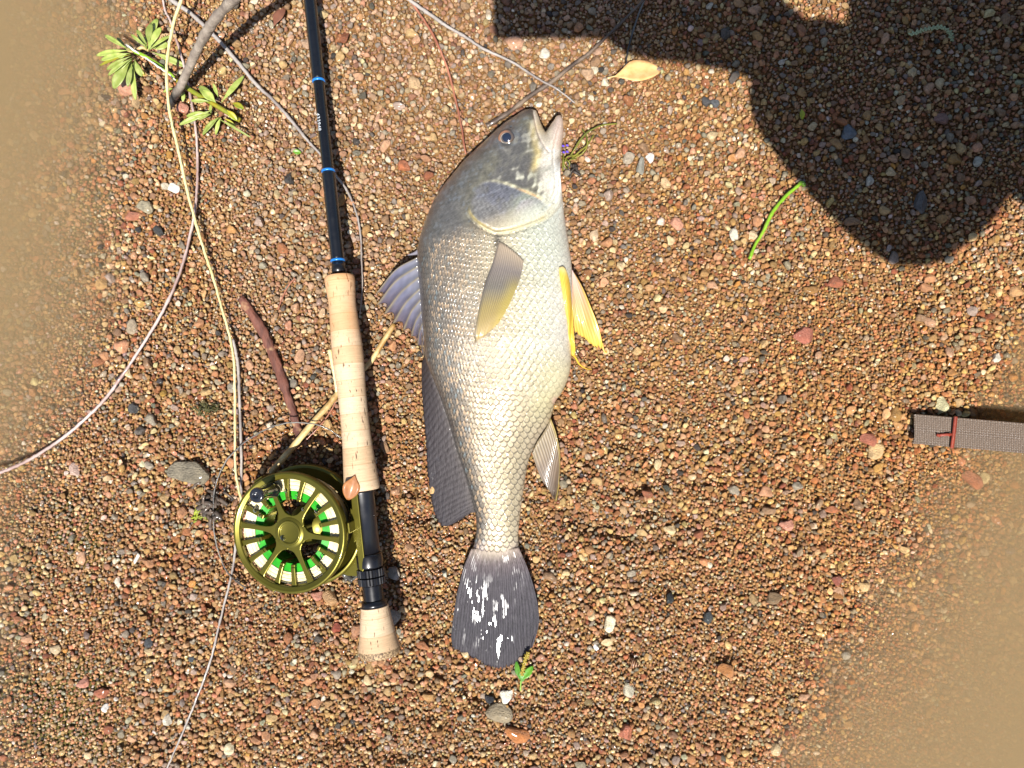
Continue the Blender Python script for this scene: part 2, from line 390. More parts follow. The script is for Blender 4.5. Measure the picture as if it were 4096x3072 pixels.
# the largest random pebbles in view become things of their own
xy0, r0_ = recs[0]
vis = (np.abs(xy0[:, 0]) < .40) & (np.abs(xy0[:, 1]) < .30) & (terrain(xy0[:, 0], xy0[:, 1]) > WL - .012)
order = np.argsort(-r0_ * vis)[:170]; single = np.zeros(len(r0_), bool); single[order] = True; single &= vis
XY = np.vstack([xy0[~single]] + [a[0] for a in recs[1:]]); RR = np.concatenate([r0_[~single]] + [a[1] for a in recs[1:]])
N = len(XY); zt = terrain(XY[:, 0], XY[:, 1])
ci_ = rng.choice(len(PC), N, p=PW)
cols = PC[ci_] * rng.uniform(.72, 1.2, (N, 1)) * (1 + rng.normal(0, .06, (N, 3)))
px_, py_ = 2048 + XY[:, 0] * 5000, 1536 - XY[:, 1] * 5000
wetm = np.clip(.35 + .5 * sstep(900, 500, px_) + .45 * sstep(1500, 2300, py_) + .35 * sstep(2500, 3100, px_) * sstep(900, 1400, py_), 0, 1)
wetm = np.clip(wetm * rng.uniform(.5, 1.3, N), 0.05, 1)
dry = np.clip(sstep(700, 1100, px_) * sstep(2900, 2300, px_ + .25 * py_) * sstep(1900, 1000, py_) + .35 * nz_big(XY[:, 0] * 3, XY[:, 1] * 3) / .0015 * .3, 0, 1)   # the top of the bank has drained and dried pale
orange = sstep(2500, 3400, px_) * sstep(700, 1500, py_)                       # iron stained towards the murky pool
lum = cols.mean(1, keepdims=True)
cols = cols * (1 - .30 * dry[:, None]) + (.30 * dry)[:, None] * (lum * np.array([1.16, 1.0, .84]) * 1.28)
cols = cols * np.array([1.03, .97, .89])
cols = cols * (1 + orange[:, None] * np.array([.06, -.05, -.25]))
sclv = np.column_stack([RR * rng.uniform(.95, 1.35, N), RR * rng.uniform(.75, 1.0, N), RR * rng.uniform(.55, .9, N)])
rot = np.column_stack([rng.normal(0, .35, N), rng.normal(0, .35, N), rng.uniform(0, 6.283, N)])
Zc = zt + sclv[:, 2] * rng.uniform(.2, .95, N) - .0004 * (RR < .0012)
me = bpy.data.meshes.new('gravel'); me.from_pydata(np.column_stack([XY, Zc]).tolist(), [], [])
def pattr(name, typ, data, key):
    a = me.attributes.new(name, typ, 'POINT'); a.data.foreach_set(key, np.ascontiguousarray(data).ravel())
pattr('scl', 'FLOAT_VECTOR', sclv.astype(np.float32), 'vector'); pattr('rot', 'FLOAT_VECTOR', rot.astype(np.float32), 'vector')
pattr('proto', 'INT', np.where(RR > .0028, rng.integers(6, 18, N), rng.integers(0, 12, N)).astype(np.int32), 'value')
pattr('col', 'FLOAT_COLOR', np.column_stack([np.clip(cols, .004, .85), np.ones(N)]).astype(np.float32), 'color'); pattr('wet', 'FLOAT', wetm.astype(np.float32), 'value')
gravel = bpy.data.objects.new('gravel', me); COL.objects.link(gravel); gravel['kind'] = 'stuff'
tag(gravel, 'wet orange and brown river gravel covering the bank', 'gravel')
ng = bpy.data.node_groups.new('gravel_scatter', 'GeometryNodeTree')
ng.interface.new_socket('Geometry', in_out='INPUT', socket_type='NodeSocketGeometry'); ng.interface.new_socket('Geometry', in_out='OUTPUT', socket_type='NodeSocketGeometry')
gi = ng.nodes.new('NodeGroupInput'); go = ng.nodes.new('NodeGroupOutput'); iop = ng.nodes.new('GeometryNodeInstanceOnPoints')
cinfo = ng.nodes.new('GeometryNodeCollectionInfo'); cinfo.inputs['Collection'].default_value = protos
cinfo.inputs['Separate Children'].default_value = True; cinfo.inputs['Reset Children'].default_value = True
def nattr(n, t):
    a = ng.nodes.new('GeometryNodeInputNamedAttribute'); a.data_type = t; a.inputs['Name'].default_value = n; return a.outputs['Attribute']
ng.links.new(gi.outputs[0], iop.inputs['Points']); ng.links.new(cinfo.outputs[0], iop.inputs['Instance']); iop.inputs['Pick Instance'].default_value = True
ng.links.new(nattr('proto', 'INT'), iop.inputs['Instance Index']); ng.links.new(nattr('rot', 'FLOAT_VECTOR'), iop.inputs['Rotation']); ng.links.new(nattr('scl', 'FLOAT_VECTOR'), iop.inputs['Scale'])
ng.links.new(iop.outputs[0], go.inputs[0])
gm = gravel.modifiers.new('scatter', 'NODES'); gm.node_group = ng

stone_mats = {}
def stone_material(rgb, wet=.6):
    key = (tuple(int(c / 6) for c in rgb), round(wet, 1))
    if key not in stone_mats: stone_mats[key] = stone_mat('stone', None, lin(*rgb), wet, .9)
    return stone_mats[key]
for k, (px, py, w, h, an, rgb, lab) in enumerate(STONES):
    z = T(px, py); me = shapes_big[k % len(shapes_big)].copy(); me.materials.clear(); g_ = sum(rgb) / 3; rgb = tuple(c_ * .80 + g_ * .20 for c_ in rgb); me.materials.append(stone_material(rgb, .45))
    o = bpy.data.objects.new('rock' if 'rock' in lab else 'shell' if 'shell' in lab else 'stone' if 'stone' in lab else 'pebble', me); COL.objects.link(o)
    hz = min(w, h) / 5000 * (.30 if max(w, h) > 80 else .36)
    o.location = ((px - 2048) / 5000, -(py - 1536) / 5000, z + hz * .55); o.scale = (w / 10000 * 1.12, h / 10000 * 1.12, hz)
    o.rotation_euler = (random.uniform(-.15, .15), random.uniform(-.15, .15), R(-an))
    tag(o, lab, o.name.split('.')[0])
GROUPS = {'salmon': 'larger salmon orange pebble among the finer gravel', 'pink': 'larger pink pebble among the finer gravel', 'rust': 'larger rust brown pebble among the finer gravel',
          'tan': 'larger tan pebble among the finer gravel', 'ochre': 'larger ochre yellow pebble among the finer gravel', 'cream': 'larger cream pebble among the finer gravel',
          'brown': 'larger dull brown pebble among the finer gravel', 'grey': 'larger light grey pebble among the finer gravel', 'slate': 'larger mid grey pebble among the finer gravel',
          'white': 'larger off white pebble among the finer gravel', 'red': 'larger dark red pebble among the finer gravel', 'dark': 'larger charcoal pebble among the finer gravel',
          'amber': 'larger bright amber pebble among the finer gravel', 'mauve': 'larger mauve grey pebble among the finer gravel', 'black': 'larger black pebble among the finer gravel'}
shape_cache = {}
for (x, y), r in zip(xy0[single], r0_[single]):
    c_ = int(rng.choice(len(PC), p=PW)); s_ = int(rng.integers(len(shapes_big)))
    if (c_, s_) not in shape_cache:
        me = shapes_big[s_].copy(); me.materials.clear(); me.materials.append(stone_material(pal_rgb[c_], .5)); shape_cache[(c_, s_)] = me
    o = bpy.data.objects.new('pebble', shape_cache[(c_, s_)]); COL.objects.link(o)
    hz = r * random.uniform(.6, .9); o.location = (x, y, float(terrain(x, y)) + hz * .5); o.scale = (r * random.uniform(1, 1.35), r * random.uniform(.8, 1), hz)
    o.rotation_euler = (random.gauss(0, .3), random.gauss(0, .3), random.uniform(0, 6.28))
    tag(o, GROUPS[PNAME[c_]], 'pebble', PNAME[c_] + ' pebbles scattered through the gravel')

# ------------------------------------------------------------------ the fish
fish = empty('fish', P(1985, 1400, 0)); tag(fish, 'silver grey freshwater fish with yellow fins lying on its side, mouth open', 'fish')
fish_inv = Matrix.Translation(-Vector(fish.location))
def to_fish(v): return np.asarray(v) - np.array(fish.location)
dors = cr([(2113, 436), (2097, 440), (2078, 451), (2056, 466), (2009, 498), (1954, 549), (1898, 602), (1852, 646), (1806, 702), (1769, 748), (1736, 799), (1713, 850), (1694, 901), (1678, 952),
           (1669, 1010), (1671, 1079), (1679, 1171), (1685, 1253), (1693, 1334), (1698, 1415), (1716, 1475), (1742, 1542), (1774, 1629), (1802, 1715), (1829, 1810), (1861, 1904), (1884, 1983),
           (1900, 2046), (1905, 2096), (1902, 2150), (1888, 2205), (1876, 2240)], 900)
vent = cr([(2241, 459), (2251, 476), (2254, 510), (2253, 540), (2248, 581), (2243, 628), (2241, 674), (2244, 720), (2248, 767), (2252, 813), (2257, 859), (2264, 906), (2271, 952), (2278, 998), (2285, 1044),
           (2289, 1117), (2290, 1200), (2288, 1290), (2285, 1361), (2285, 1426), (2282, 1475), (2268, 1524), (2246, 1573), (2222, 1605), (2211, 1643), (2194, 1690), (2149, 1759), (2122, 1821), (2109, 1868), (2098, 1939),
           (2086, 2017), (2077, 2096), (2073, 2150), (2078, 2205), (2090, 2240)], 900)
lip_u = cr([(2128, 437), (2141, 441), (2146, 447), (2153, 463), (2162, 489), (2172, 510), (2183, 526)], 120)
lip_l = cr([(2241, 459), (2232, 460), (2224, 466), (2213, 484), (2196, 507), (2183, 526)], 120)
def fx(c, y):
    o = np.argsort(c[:, 1]); return np.interp(y, c[o, 1], c[o, 0])
YC = 526.0; Y0, Y1 = 436.0, 2236.0
hz_y = [436, 470, 520, 600, 700, 800, 950, 1150, 1350, 1550, 1700, 1850, 2000, 2100, 2180, 2240]
hz_v = [8.0, 11.0, 14.5, 19, 23, 26.5, 30.5, 32, 30.5, 26, 21, 16, 11.5, 9, 6, 3.2]
def Hh(y): return np.interp(y, hz_y, hz_v) / 1000
def Zm(y): return np.interp(y, hz_y, np.array(hz_v) * .88 + np.interp(hz_y, [436, 600, 900, 1700, 2240], [9, 7, 3, 1, 4])) / 1000
outline = np.vstack([lip_u[::-1], dors[::6]]) ; seg_mouth = [lip_u, lip_l, vent[:140:4], dors[:330:5]]
segs = np.vstack([np.hstack([c[:-1], c[1:]]) for c in seg_mouth] + [np.array([[2113, 436, 2128, 437]])])
def dist_head(x, y):
    p = np.stack([x, y], -1).reshape(-1, 2); d = np.full(len(p), 1e9)
    for s0 in range(0, len(p), 20000):
        q = p[s0:s0 + 20000]; a = segs[:, :2]; b = segs[:, 2:]; ab = b - a; L = (ab ** 2).sum(1) + 1e-9
        t = np.clip(((q[:, None] - a[None]) * ab[None]).sum(-1) / L, 0, 1)
        d[s0:s0 + 20000] = np.sqrt((((a[None] + t[..., None] * ab[None]) - q[:, None]) ** 2).sum(-1)).min(1)
    return d.reshape(np.shape(x))
def pl_dist(x, y, line, sign=False):               # distance (and side) to a polyline
    line = np.asarray(line, float); best = np.full(np.shape(x), 1e9); sd = np.zeros(np.shape(x)); along = np.zeros(np.shape(x))
    for k in range(len(line) - 1):
        a, b = line[k], line[k + 1]; ab = b - a; L = (ab ** 2).sum()
        t = np.clip(((x - a[0]) * ab[0] + (y - a[1]) * ab[1]) / L, 0, 1)
        dx, dy = x - a[0] - t * ab[0], y - a[1] - t * ab[1]; d = np.hypot(dx, dy); m = d < best
        best = np.where(m, d, best); sd = np.where(m, np.sign(ab[0] * dy - ab[1] * dx), sd); along = np.where(m, (k + t) / (len(line) - 1), along)
    return (best, sd, along)
def r3(pts): return [(1500 + x * .463, 350 + y * .463) for x, y in pts]
OPERC = cr(r3([(880, 830), (835, 900), (812, 960), (808, 1020), (828, 1090), (880, 1150), (960, 1200), (1050, 1238), (1180, 1220), (1300, 1180), (1420, 1135), (1500, 1090), (1560, 1030), (1592, 960), (1600, 860)]), 60)
PREOP = cr(r3([(900, 815), (960, 800), (1080, 812), (1200, 850), (1320, 893), (1430, 945), (1490, 1000)]), 40)
PREOP2 = cr(r3([(1490, 1000), (1530, 940), (1550, 850), (1560, 760), (1545, 690)]), 24)
LIPG = cr([(2131, 443), (2137, 475), (2147, 520), (2160, 555), (2180, 590), (2196, 607)], 24)
JAWG = cr([(2240, 500), (2222, 560), (2212, 620), (2218, 690), (2228, 760)], 20)
GILL = [cr(r3([(1575, 760), (1560, 850), (1530, 950), (1450, 1050)]), 20), cr(r3([(1592, 800), (1585, 900), (1560, 990), (1500, 1070)]), 20)]
midx = cr([(2130, 600), (2010, 850), (1985, 1150), (1985, 1400), (1985, 1650), (1988, 1850), (1990, 2050), (1988, 2240)], 200)
def ht_scales(x, y):
    """overlapping scale relief: height 0..1, distance to free edge, per-scale random"""
    xm = fx(midx, y); u = x - xm; wid = np.maximum(60, fx(vent, y) - fx(dors, y)); tt = np.clip((x - fx(dors, y)) / wid, 0, 1)
    # finer scales towards the back: stretch the across coordinate
    wx = 3.2 * nf1(x * 1.6, y * 1.6) + 1.6 * nf2(x, y); u = u + wx; ub = np.where(u < 0, -(np.abs(u) + .0026 * u * u) / 23.0, u / 27.0); va = (y + 2.5 * nf1(y * 1.3, x * 1.3)) / 21.0 - .09 * ub
    best = np.full(x.shape, -9.0); tilt = np.zeros(x.shape); edge = np.zeros(x.shape); rnd = np.zeros(x.shape); i0 = np.floor(va).astype(int)
    for di in (-2, -1, 0, 1):
        i = i0 + di; off = .5 * (i % 2); j0 = np.floor(ub - off + .5).astype(int)
        for dj in (-1, 0, 1):
            j = j0 + dj; rr = np.sin(i * 127.1 + j * 311.7) * 43758.5; rr = rr - np.floor(rr)
            a = va - i - .16 * (rr - .5); b = ub - (j + off) - .1 * (rr - .5)
            q = (a / 1.22) ** 2 * (a > 0) + (b / .62) ** 2; ins = (q < 1) & (a > -.7)
            hgt = np.where(ins, a, -9); m = hgt > best
            # anterior scales lie on top of the ones behind them
            best = np.where(m, hgt, best); edge = np.where(m, 1 - np.sqrt(np.clip(q, 0, 1)), edge); rnd = np.where(m, rr, rnd); tilt = np.where(m, b * (((rr * 7.31) % 1) - .5) + .5 * a * (((rr * 3.77) % 1) - .5), tilt)
    return np.clip(best, 0, 1.3) + 1.1 * tilt, edge, rnd, tt
nf1 = Noise(21, [(.02, .5), (.05, .5)]); nf2 = Noise(22, [(.09, .5), (.2, .5)]); nf3 = Noise(23, [(.35, .5), (.7, .5)]); nf4 = Noise(25, [(.012, .6), (.03, .4)])
def mixc(a, b, t): return a * (1 - t[..., None]) + np.asarray(b) * t[..., None]
def fish_height(x, y):
    xl, xr = fx(dors, y), np.where(y < 459, 2241, fx(vent, y)); t = np.clip((x - xl) / np.maximum(1, xr - xl), 0, 1)
    tb = t ** .88
    prof = np.clip(1 - np.abs(2 * tb - 1) ** 2.25, 0, 1) ** .56
    hb = Hh(y) * prof
    m = y < 900; hh = np.zeros_like(hb)
    if m.any():
        d = dist_head(x[m], y[m]); rr = np.interp(y[m], [436, 560, 700, 900], [34, 75, 130, 200]); k = np.clip(d / rr, 0, 1)
        hh[m] = Hh(y[m]) * np.sqrt(1 - (1 - k) ** 2) * np.interp(y[m], [436, 700], [.95, 1])
    w = sstep(620, 880, y); return np.where(m, hh * (1 - w) + hb * w, hb), t
def fish_colour(x, y, t, sc_e, sc_r, sc_w):
    A = lambda *c: np.array(lin(*c))
    n1, n2, n3, n4 = nf1(x, y), nf2(x, y), nf3(x, y), nf4(x, y)
    tn = np.clip(t + .035 * n1 + .02 * n2, 0, 1)
    stops = [(0, A(84, 81, 78)), (.08, A(98, 94, 88)), (.22, A(124, 114, 100)), (.36, A(150, 138, 118)), (.50, A(176, 164, 138)), (.66, A(190, 182, 156)), (.82, A(200, 196, 176)), (.95, A(208, 204, 192)), (1, A(208, 204, 196))]
    base = np.stack([np.interp(tn, [s[0] for s in stops], [s[1][k] for s in stops]) for k in range(3)], -1)
    base = mixc(base, A(150, 132, 98), .75 * sstep(1250, 1700, y) * sstep(.12, .4, t))           # tail half warmer
    base = mixc(base, A(188, 198, 182), .4 * sstep(1250, 950, y) * sstep(.55, .8, t))            # pale greenish breast
    base = mixc(base, A(200, 192, 142), .45 * sstep(1350, 1500, y) * sstep(1750, 1600, y) * sstep(.7, .9, t))
    # scale edges darker; gold and teal glints painted into the centres
    e = sstep(.30, .02, sc_e); dark = np.interp(t, [0, .4, .75, 1], [.74, .7, .5, .15]); dark = np.maximum(dark, .8 * sstep(1400, 1750, y))
    base = base * (1 - (sc_w * e * dark)[..., None])
    gold = sc_w * sstep(.15, .6, sc_e + .25 * n3) * sstep(.3, .95, sc_r) * sstep(.55, .15, t) * sstep(.02, .1, t)
    base = mixc(base, A(188, 158, 122), .62 * gold)
    base = mixc(base, A(122, 150, 160), .35 * sc_w * sstep(.2, .6, sc_e) * sstep(.16, .03, sc_r) * sstep(.6, .2, t))
    base = base * (1 + .10 * n3 + .10 * sc_w * (sc_r - .5))[..., None]
    # head
    hw = sstep(950, 860, y + .35 * (x - 1900))
    hd = np.broadcast_to(A(108, 104, 90), base.shape).copy()
    hd = mixc(hd, A(88, 86, 84), sstep(.35, .05, t)); hd = mixc(hd, A(126, 122, 100), .7 * sstep(-.1, .5, n2) * sstep(.2, .5, t))
    hd = mixc(hd, A(88, 86, 88), .6 * sstep(.1, .7, n4))
    pale = sstep(.35, .75, n2 + .6 * n1) * .6; hd = mixc(hd, A(176, 172, 158), pale * sstep(.25, .6, t))
    d, s, a = pl_dist(x, y, [(2128, 430), (2150, 560), (2165, 640), (2120, 690), (2060, 700)]); side = s * d
    cheek = sstep(-26, 34, -side) * (y < 720) * (x > 2090)
    cream = sstep(26, -40, 2172 + .10 * (y - 560) * (y < 620) - x + 9 * n2 + 14 * n1) * sstep(780, 560, y) 
    low = sstep(-30, 30, x - np.interp(y, [436, 520, 600, 680, 740, 800, 860, 930, 1000], [2150, 2150, 2166, 2150, 2165, 2195, 2215, 2215, 2200]) + 12 * n1 + 8 * n2)
    ylw = np.exp(-((x - np.interp(y, [480, 540, 620, 700], [2132, 2140, 2158, 2130])) / 17) ** 2) * sstep(470, 520, y) * sstep(720, 650, y)
    hd = mixc(hd, A(214, 190, 120), .75 * ylw)
    hd = mixc(hd, A(214, 206, 190), np.clip(low, 0, 1))
    # band under the cheek, in front of the gill cover
    band = sstep(0, 25, y - np.interp(x, [1900, 2000, 2080, 2160, 2240], [720, 712, 690, 660, 640])) * sstep(40, 0, y - np.interp(x, [1900, 1960, 2060, 2160, 2240], [735, 725, 750, 800, 850]))
    hd = mixc(hd, A(186, 184, 164), .75 * band * sstep(-.5, .4, n2 + n1) * sstep(1900, 1990, x))
    hd = mixc(hd, A(110, 110, 96), .4 * band * sstep(.3, .7, nf1(x + 400, y) + .3 * n2))
    hd = mixc(hd, A(212, 208, 198), .8 * sstep(2185, 2225, x))
    # gill cover: blue grey with mauve and green sheens
    dd, ss, aa = pl_dist(x, y, OPERC); dp, sp_, ap = pl_dist(x, y, PREOP)
    gill = sstep(-8, 8, -dp * sp_ * -1) * sstep(1888, 1905, x)
    inside = (y > np.interp(x, PREOP[:, 0], PREOP[:, 1])) & (y < np.interp(x, OPERC[12:, 0], OPERC[12:, 1])) & (x > fx(OPERC[:20], np.clip(y, 735, 900)))
    gcol = np.broadcast_to(A(114, 112, 110), base.shape).copy(); gcol = mixc(gcol, A(150, 156, 140), sstep(1985, 2120, x + 20 * n1) * .85)
    gcol = mixc(gcol, A(150, 138, 150), .6 * sstep(0, .6, n1)); gcol = mixc(gcol, A(92, 94, 108), .6 * sstep(.1, .7, n4 + .3 * n2)); gcol = gcol * (1 + .18 * n3)[..., None]
    up_ = sstep(0, 16, y - np.interp(x, PREOP[:, 0], PREOP[:, 1])); lf_ = sstep(0, 26, x - fx(OPERC[:20], np.clip(y, 735, 900)) + 6 * n2); g = inside * up_ * lf_ * .92
    hd = hd * (1 - g[..., None]) + gcol * g[..., None]
    hd = mixc(hd, A(206, 198, 162), .6 * np.exp(-(dp / 6) ** 2) * sstep(.15, .4, ap) * (.8 + .3 * n2)); hd = mixc(hd, A(196, 150, 90), .6 * np.exp(-((dp - 6) / 5) ** 2) * sstep(.5, .65, ap) * sstep(.95, .8, ap) * (sp_ > 0))
    hd = hd * np.clip(1 + .14 * n3 + .16 * n2, .5, 1.6)[..., None]; hd = mixc(hd, A(126, 134, 142), .32 * sstep(.35, 1.0, nf2(x * 1.3 + 90, y * 1.3) + .5 * n1 + .3 * n3) * sstep(.6, .3, t))
    base = mixc(base, np.array([0, 0, 0]), np.zeros(x.shape)); o = hd * hw[..., None] + base * (1 - hw[..., None])
    # yellow margin of the gill cover, white membrane
    mem = np.exp(-((dd) / (7 + 5 * sstep(.3, .6, aa))) ** 2) * sstep(.18, .34, aa) * sstep(.92, .72, aa) * (.75 + .35 * n2); outside = (~inside)
    o = mixc(o, A(196, 174, 104), np.clip(.62 * mem * (outside | (dd < 5)), 0, 1)); o = mixc(o, A(206, 196, 168), .4 * np.exp(-((dd - 9) / 7) ** 2) * inside * sstep(.5, .7, aa))
    o = mixc(o, A(52, 46, 44), .75 * np.exp(-((x - 1990) / 16) ** 2 - ((y - 965) / 42) ** 2))
    # lips, throat
    dl, sl, al = pl_dist(x, y, LIPG); lip = (x > np.interp(y, LIPG[:, 1], LIPG[:, 0])) & (y < 600)
    lp = lip * sstep(610, 570, y); o = mixc(o, A(216, 204, 182), lp * .95); o = mixc(o, A(226, 200, 140), .5 * lp * np.exp(-((y - 510) / 25) ** 2) * (x < 2190)); o = mixc(o, A(222, 192, 180), .55 * lp * sstep(2190, 2230, x))
    o = mixc(o, A(150, 120, 110), .45 * np.exp(-(dl / 3.2) ** 2) * sstep(440, 470, y))
    # nostrils, dark snout tip
    for cx, cy, sx, sy in ((2054, 485, 7, 4.5), (2043, 509, 7, 3.2)): o = mixc(o, A(28, 28, 34) if cy > 500 else A(120, 128, 140), np.exp(-((x - cx) / sx) ** 2 - ((y - cy) / sy) ** 2))
    o = mixc(o, A(60, 58, 64), .75 * np.exp(-((x - 2105) / 32) ** 2 - ((y - 445) / 15) ** 2) * (x < 2134))
    # tail root: mauve scales
    o = mixc(o, A(120, 100, 108), .55 * sstep(2140, 2235, y) * (np.abs(t - .5) * 2) ** .7)
    o = mixc(o, A(206, 150, 150), .6 * np.exp(-((x - 2222) / 12) ** 2 - ((y - 1604) / 14) ** 2))
    rw = np.clip(1 - .45 * sc_w, 0, 1)
    return np.clip(o, .006, .85)
def fish_sheet(top, ncA, ncB, rows):
    V, C, Fc = [], [], []; off = 0
    for part, nc in (('a', ncA), ('b', ncB)):
        y = np.repeat(rows[:, None], nc, 1); u = np.linspace(0, 1, nc)[None].repeat(len(rows), 0)
        xl, xr = fx(dors, y), np.where(y < 459, 2241.0, fx(vent, y)); split = xl + .744 * (xr - xl)
        # at the mouth corner the two jaws part
        gap_u = np.where(y < YC, fx(lip_u, y), split); gap_l = np.where(y < YC, fx(lip_l, np.maximum(y, 459.0)), split)
        bl = sstep(YC, YC + 160, y); s_at = 2183 + 0 * y; sp = np.where(y < YC, 0, s_at * (1 - bl) + split * bl)
        gap_u = np.where(y < YC, gap_u, sp); gap_l = np.where(y < YC, gap_l, sp)
        if part == 'a': x = xl + (gap_u - xl) * (1 - np.cos(u * math.pi / 2))
        else: x = gap_l + (xr - gap_l) * np.sin(u * math.pi / 2); 
        yy = np.where((part == 'b') & (y < 459), 459.0, y)
        h, t = fish_height(x, yy); zm = Zm(yy)
        if part == 'b': h = np.where(y < 459, 0, h)
        sc_h, sc_e, sc_r, _ = ht_scales(x, yy)
        w = sstep(840, 930, yy + .30 * (x - 1900)) * sstep(2250, 2215, yy); dd, ss, aa = pl_dist(x, yy, OPERC)
        w = w * np.where((dd < 12) & (aa > .25), 0, 1); w = w * ~((yy > np.interp(x, PREOP[:, 0], PREOP[:, 1])) & (yy < np.interp(x, OPERC[12:, 0], OPERC[12:, 1])) & (x > 1872))
        amp = np.interp(t, [0, .06, .5, .85, .97, 1], [0, .6, 1, .8, .2, 0])
        if top:
            z = zm + h + .00085 * (sc_h - .5) * w * amp * np.clip(h / .006, 0, 1)
            face = np.clip(h / .008, 0, 1); dp_ = pl_dist(x, yy, PREOP)[0]
            inside = (yy > np.interp(x, PREOP[:, 0], PREOP[:, 1])) & (yy < np.interp(x, OPERC[12:, 0], OPERC[12:, 1])) & (x > 1872)
            z = z + face * .0008 * inside * sstep(0, 14, dd) * sstep(0, 40, dp_)                                   # gill cover stands proud
            z = z + face * .0006 * np.exp(-((dd - 6) / 5) ** 2) * (~inside) * sstep(.2, .35, aa) * sstep(1, .9, aa)
            z = z - face * .0010 * np.exp(-((dd - 16) / 7) ** 2) * (~inside) * sstep(.2, .35, aa) * sstep(1, .9, aa)
            dp, sp_, ap = pl_dist(x, yy, PREOP); z = z + face * .00035 * np.exp(-(dp / 8) ** 2) * np.sin(np.clip(ap, 0, 1) * 3.14) ** .5
            z = z - face * .0003 * np.exp(-((dp - 14) / 8) ** 2) * (sp_ > 0)
            dl, sl, al = pl_dist(x, yy, LIPG); z = z - face * .0010 * np.exp(-(dl / 4) ** 2)
            dj, sj, aj = pl_dist(x, yy, JAWG); z = z - face * .0007 * np.exp(-(dj / 5) ** 2)
            for g_ in GILL: dg, sg, ag = pl_dist(x, yy, g_); z = z - face * .0009 * np.exp(-(dg / 4.5) ** 2)
            er = np.hypot((x - 2025) / 1.0, (yy - 556) / 1.0); z = z + face * (.0012 * np.exp(-((er - 36) / 9) ** 2) - .0012 * np.exp(-(er / 22) ** 2))
            for cx, cy in ((2054, 485), (2043, 509)): z = z - .0011 * np.exp(-((x - cx) / 5) ** 2 - ((yy - cy) / 3.5) ** 2)
            z = z + face * .00018 * nf2(x, yy) * (1 - w)
            C.append(fish_colour(x, yy, t, sc_e, sc_r, w).reshape(-1, 3))
        else:
            z = np.maximum(zm - h * .92, .0004 + 0 * h); z = np.minimum(z, zm)
            C.append(np.broadcast_to(np.array(lin(214, 208, 196)), (y.size, 3)) * np.interp(t, [0, .3, 1], [.25, .8, 1]).reshape(-1, 1))
        V.append(Pn(x, yy, z).reshape(-1, 3)); fc = grid_faces(len(rows), nc, off)
        Fc.append(fc if not top else fc[:, ::-1]); off += y.size
    return np.vstack(V), np.vstack(C), np.vstack(Fc)
rows_t = np.concatenate([436 + 26 * np.linspace(0, 1, 14) ** 2, np.linspace(465, Y1, 640)])
v1, c1, f1 = fish_sheet(True, 210, 110, rows_t); v2, c2, f2 = fish_sheet(False, 30, 16, rows_t)

M = Mat('fish_skin')
ca = M.attr('col').outputs['Color']; oc = M.coord('Object')
c = M.mix(ca, M.ramp(M.noise(700, oc, 3, .7), [(.3, .72), (.7, 1.25)]), .8, 'MULTIPLY')
M.set(Base_Color=c, Roughness=.33, Metallic=.16, Specular_IOR_Level=.55, Coat_Weight=.7, Coat_Roughness=.11)
M.bump(M.noise(1300, oc, 3, .7), .4, .0008)
MAT_FISH = M.m
off = len(v1); body = mesh_obj('body', to_fish(np.vstack([v1, v2])), np.vstack([f1, f2 + off]), MAT_FISH, fish, col=np.vstack([c1, c2]))
bm = bmesh.new(); bm.from_mesh(body.data); bmesh.ops.remove_doubles(bm, verts=bm.verts, dist=2e-6)
bmesh.ops.recalc_face_normals(bm, faces=bm.faces); bm.to_mesh(body.data); bm.free()
def fish_top(px, py):
    x, y = np.array([float(px)]), np.array([float(py)]); h, t = fish_height(x, y); return float(Zm(y)[0] + h[0])

# eye
M = Mat('eye_iris'); ca = M.attr('col').outputs['Color']
M.set(Base_Color=ca, Roughness=.12, Coat_Weight=1.0, Coat_Roughness=.03, Specular_IOR_Level=.6); MAT_IRIS = M.m
ez = fish_top(2027, 554)
n = 40; prof = [(r_ * .0066, .0031 * math.sqrt(max(0, 1 - (r_ * .96) ** 2))) for r_ in np.linspace(0.02, 1, 22)]
v, f = lathe_geo(prof, n); v = np.array(v); rr_ = np.hypot(v[:, 0] * 1.0, v[:, 1]); an = np.arctan2(v[:, 1], v[:, 0])
A_ = lambda *c: np.array(lin(*c))
ec = np.broadcast_to(A_(80, 70, 62), (len(v), 3)).copy()
ec[:] = mixc(ec, A_(150, 104, 74), np.clip(sstep(.0037, .0050, rr_) * sstep(-.5, .5, np.cos(an - 2.8)) * (1 + .3 * nf3(an * 30, rr_ * 9e3)), 0, 1))
ec[:] = mixc(ec, A_(58, 54, 56), sstep(.0054, .0064, rr_) * .8)
ec[:] = mixc(ec, A_(186, 176, 160), .8 * np.exp(-((rr_ - .00375) / .00022) ** 2))
eye = mesh_obj('eye', v, f, MAT_IRIS, fish, col=ec); eye.location = P(2026, 556, ez - .0009) - fish.location; eye.rotation_euler = (R(4), R(-14), 0)
M = Mat('pupil'); M.set(Base_Color=(.012, .018, .035), Roughness=.08, Coat_Weight=1.0, Coat_Roughness=.02)
v, f = lathe_geo([(r_ * .0036, .0011 * math.sqrt(max(0, 1 - (r_ * .98) ** 2))) for r_ in np.linspace(0.02, 1, 14)], 32)
pupil = mesh_obj('pupil', v, f, M.m, eye); pupil.location = (.0006, .0004, .0023)

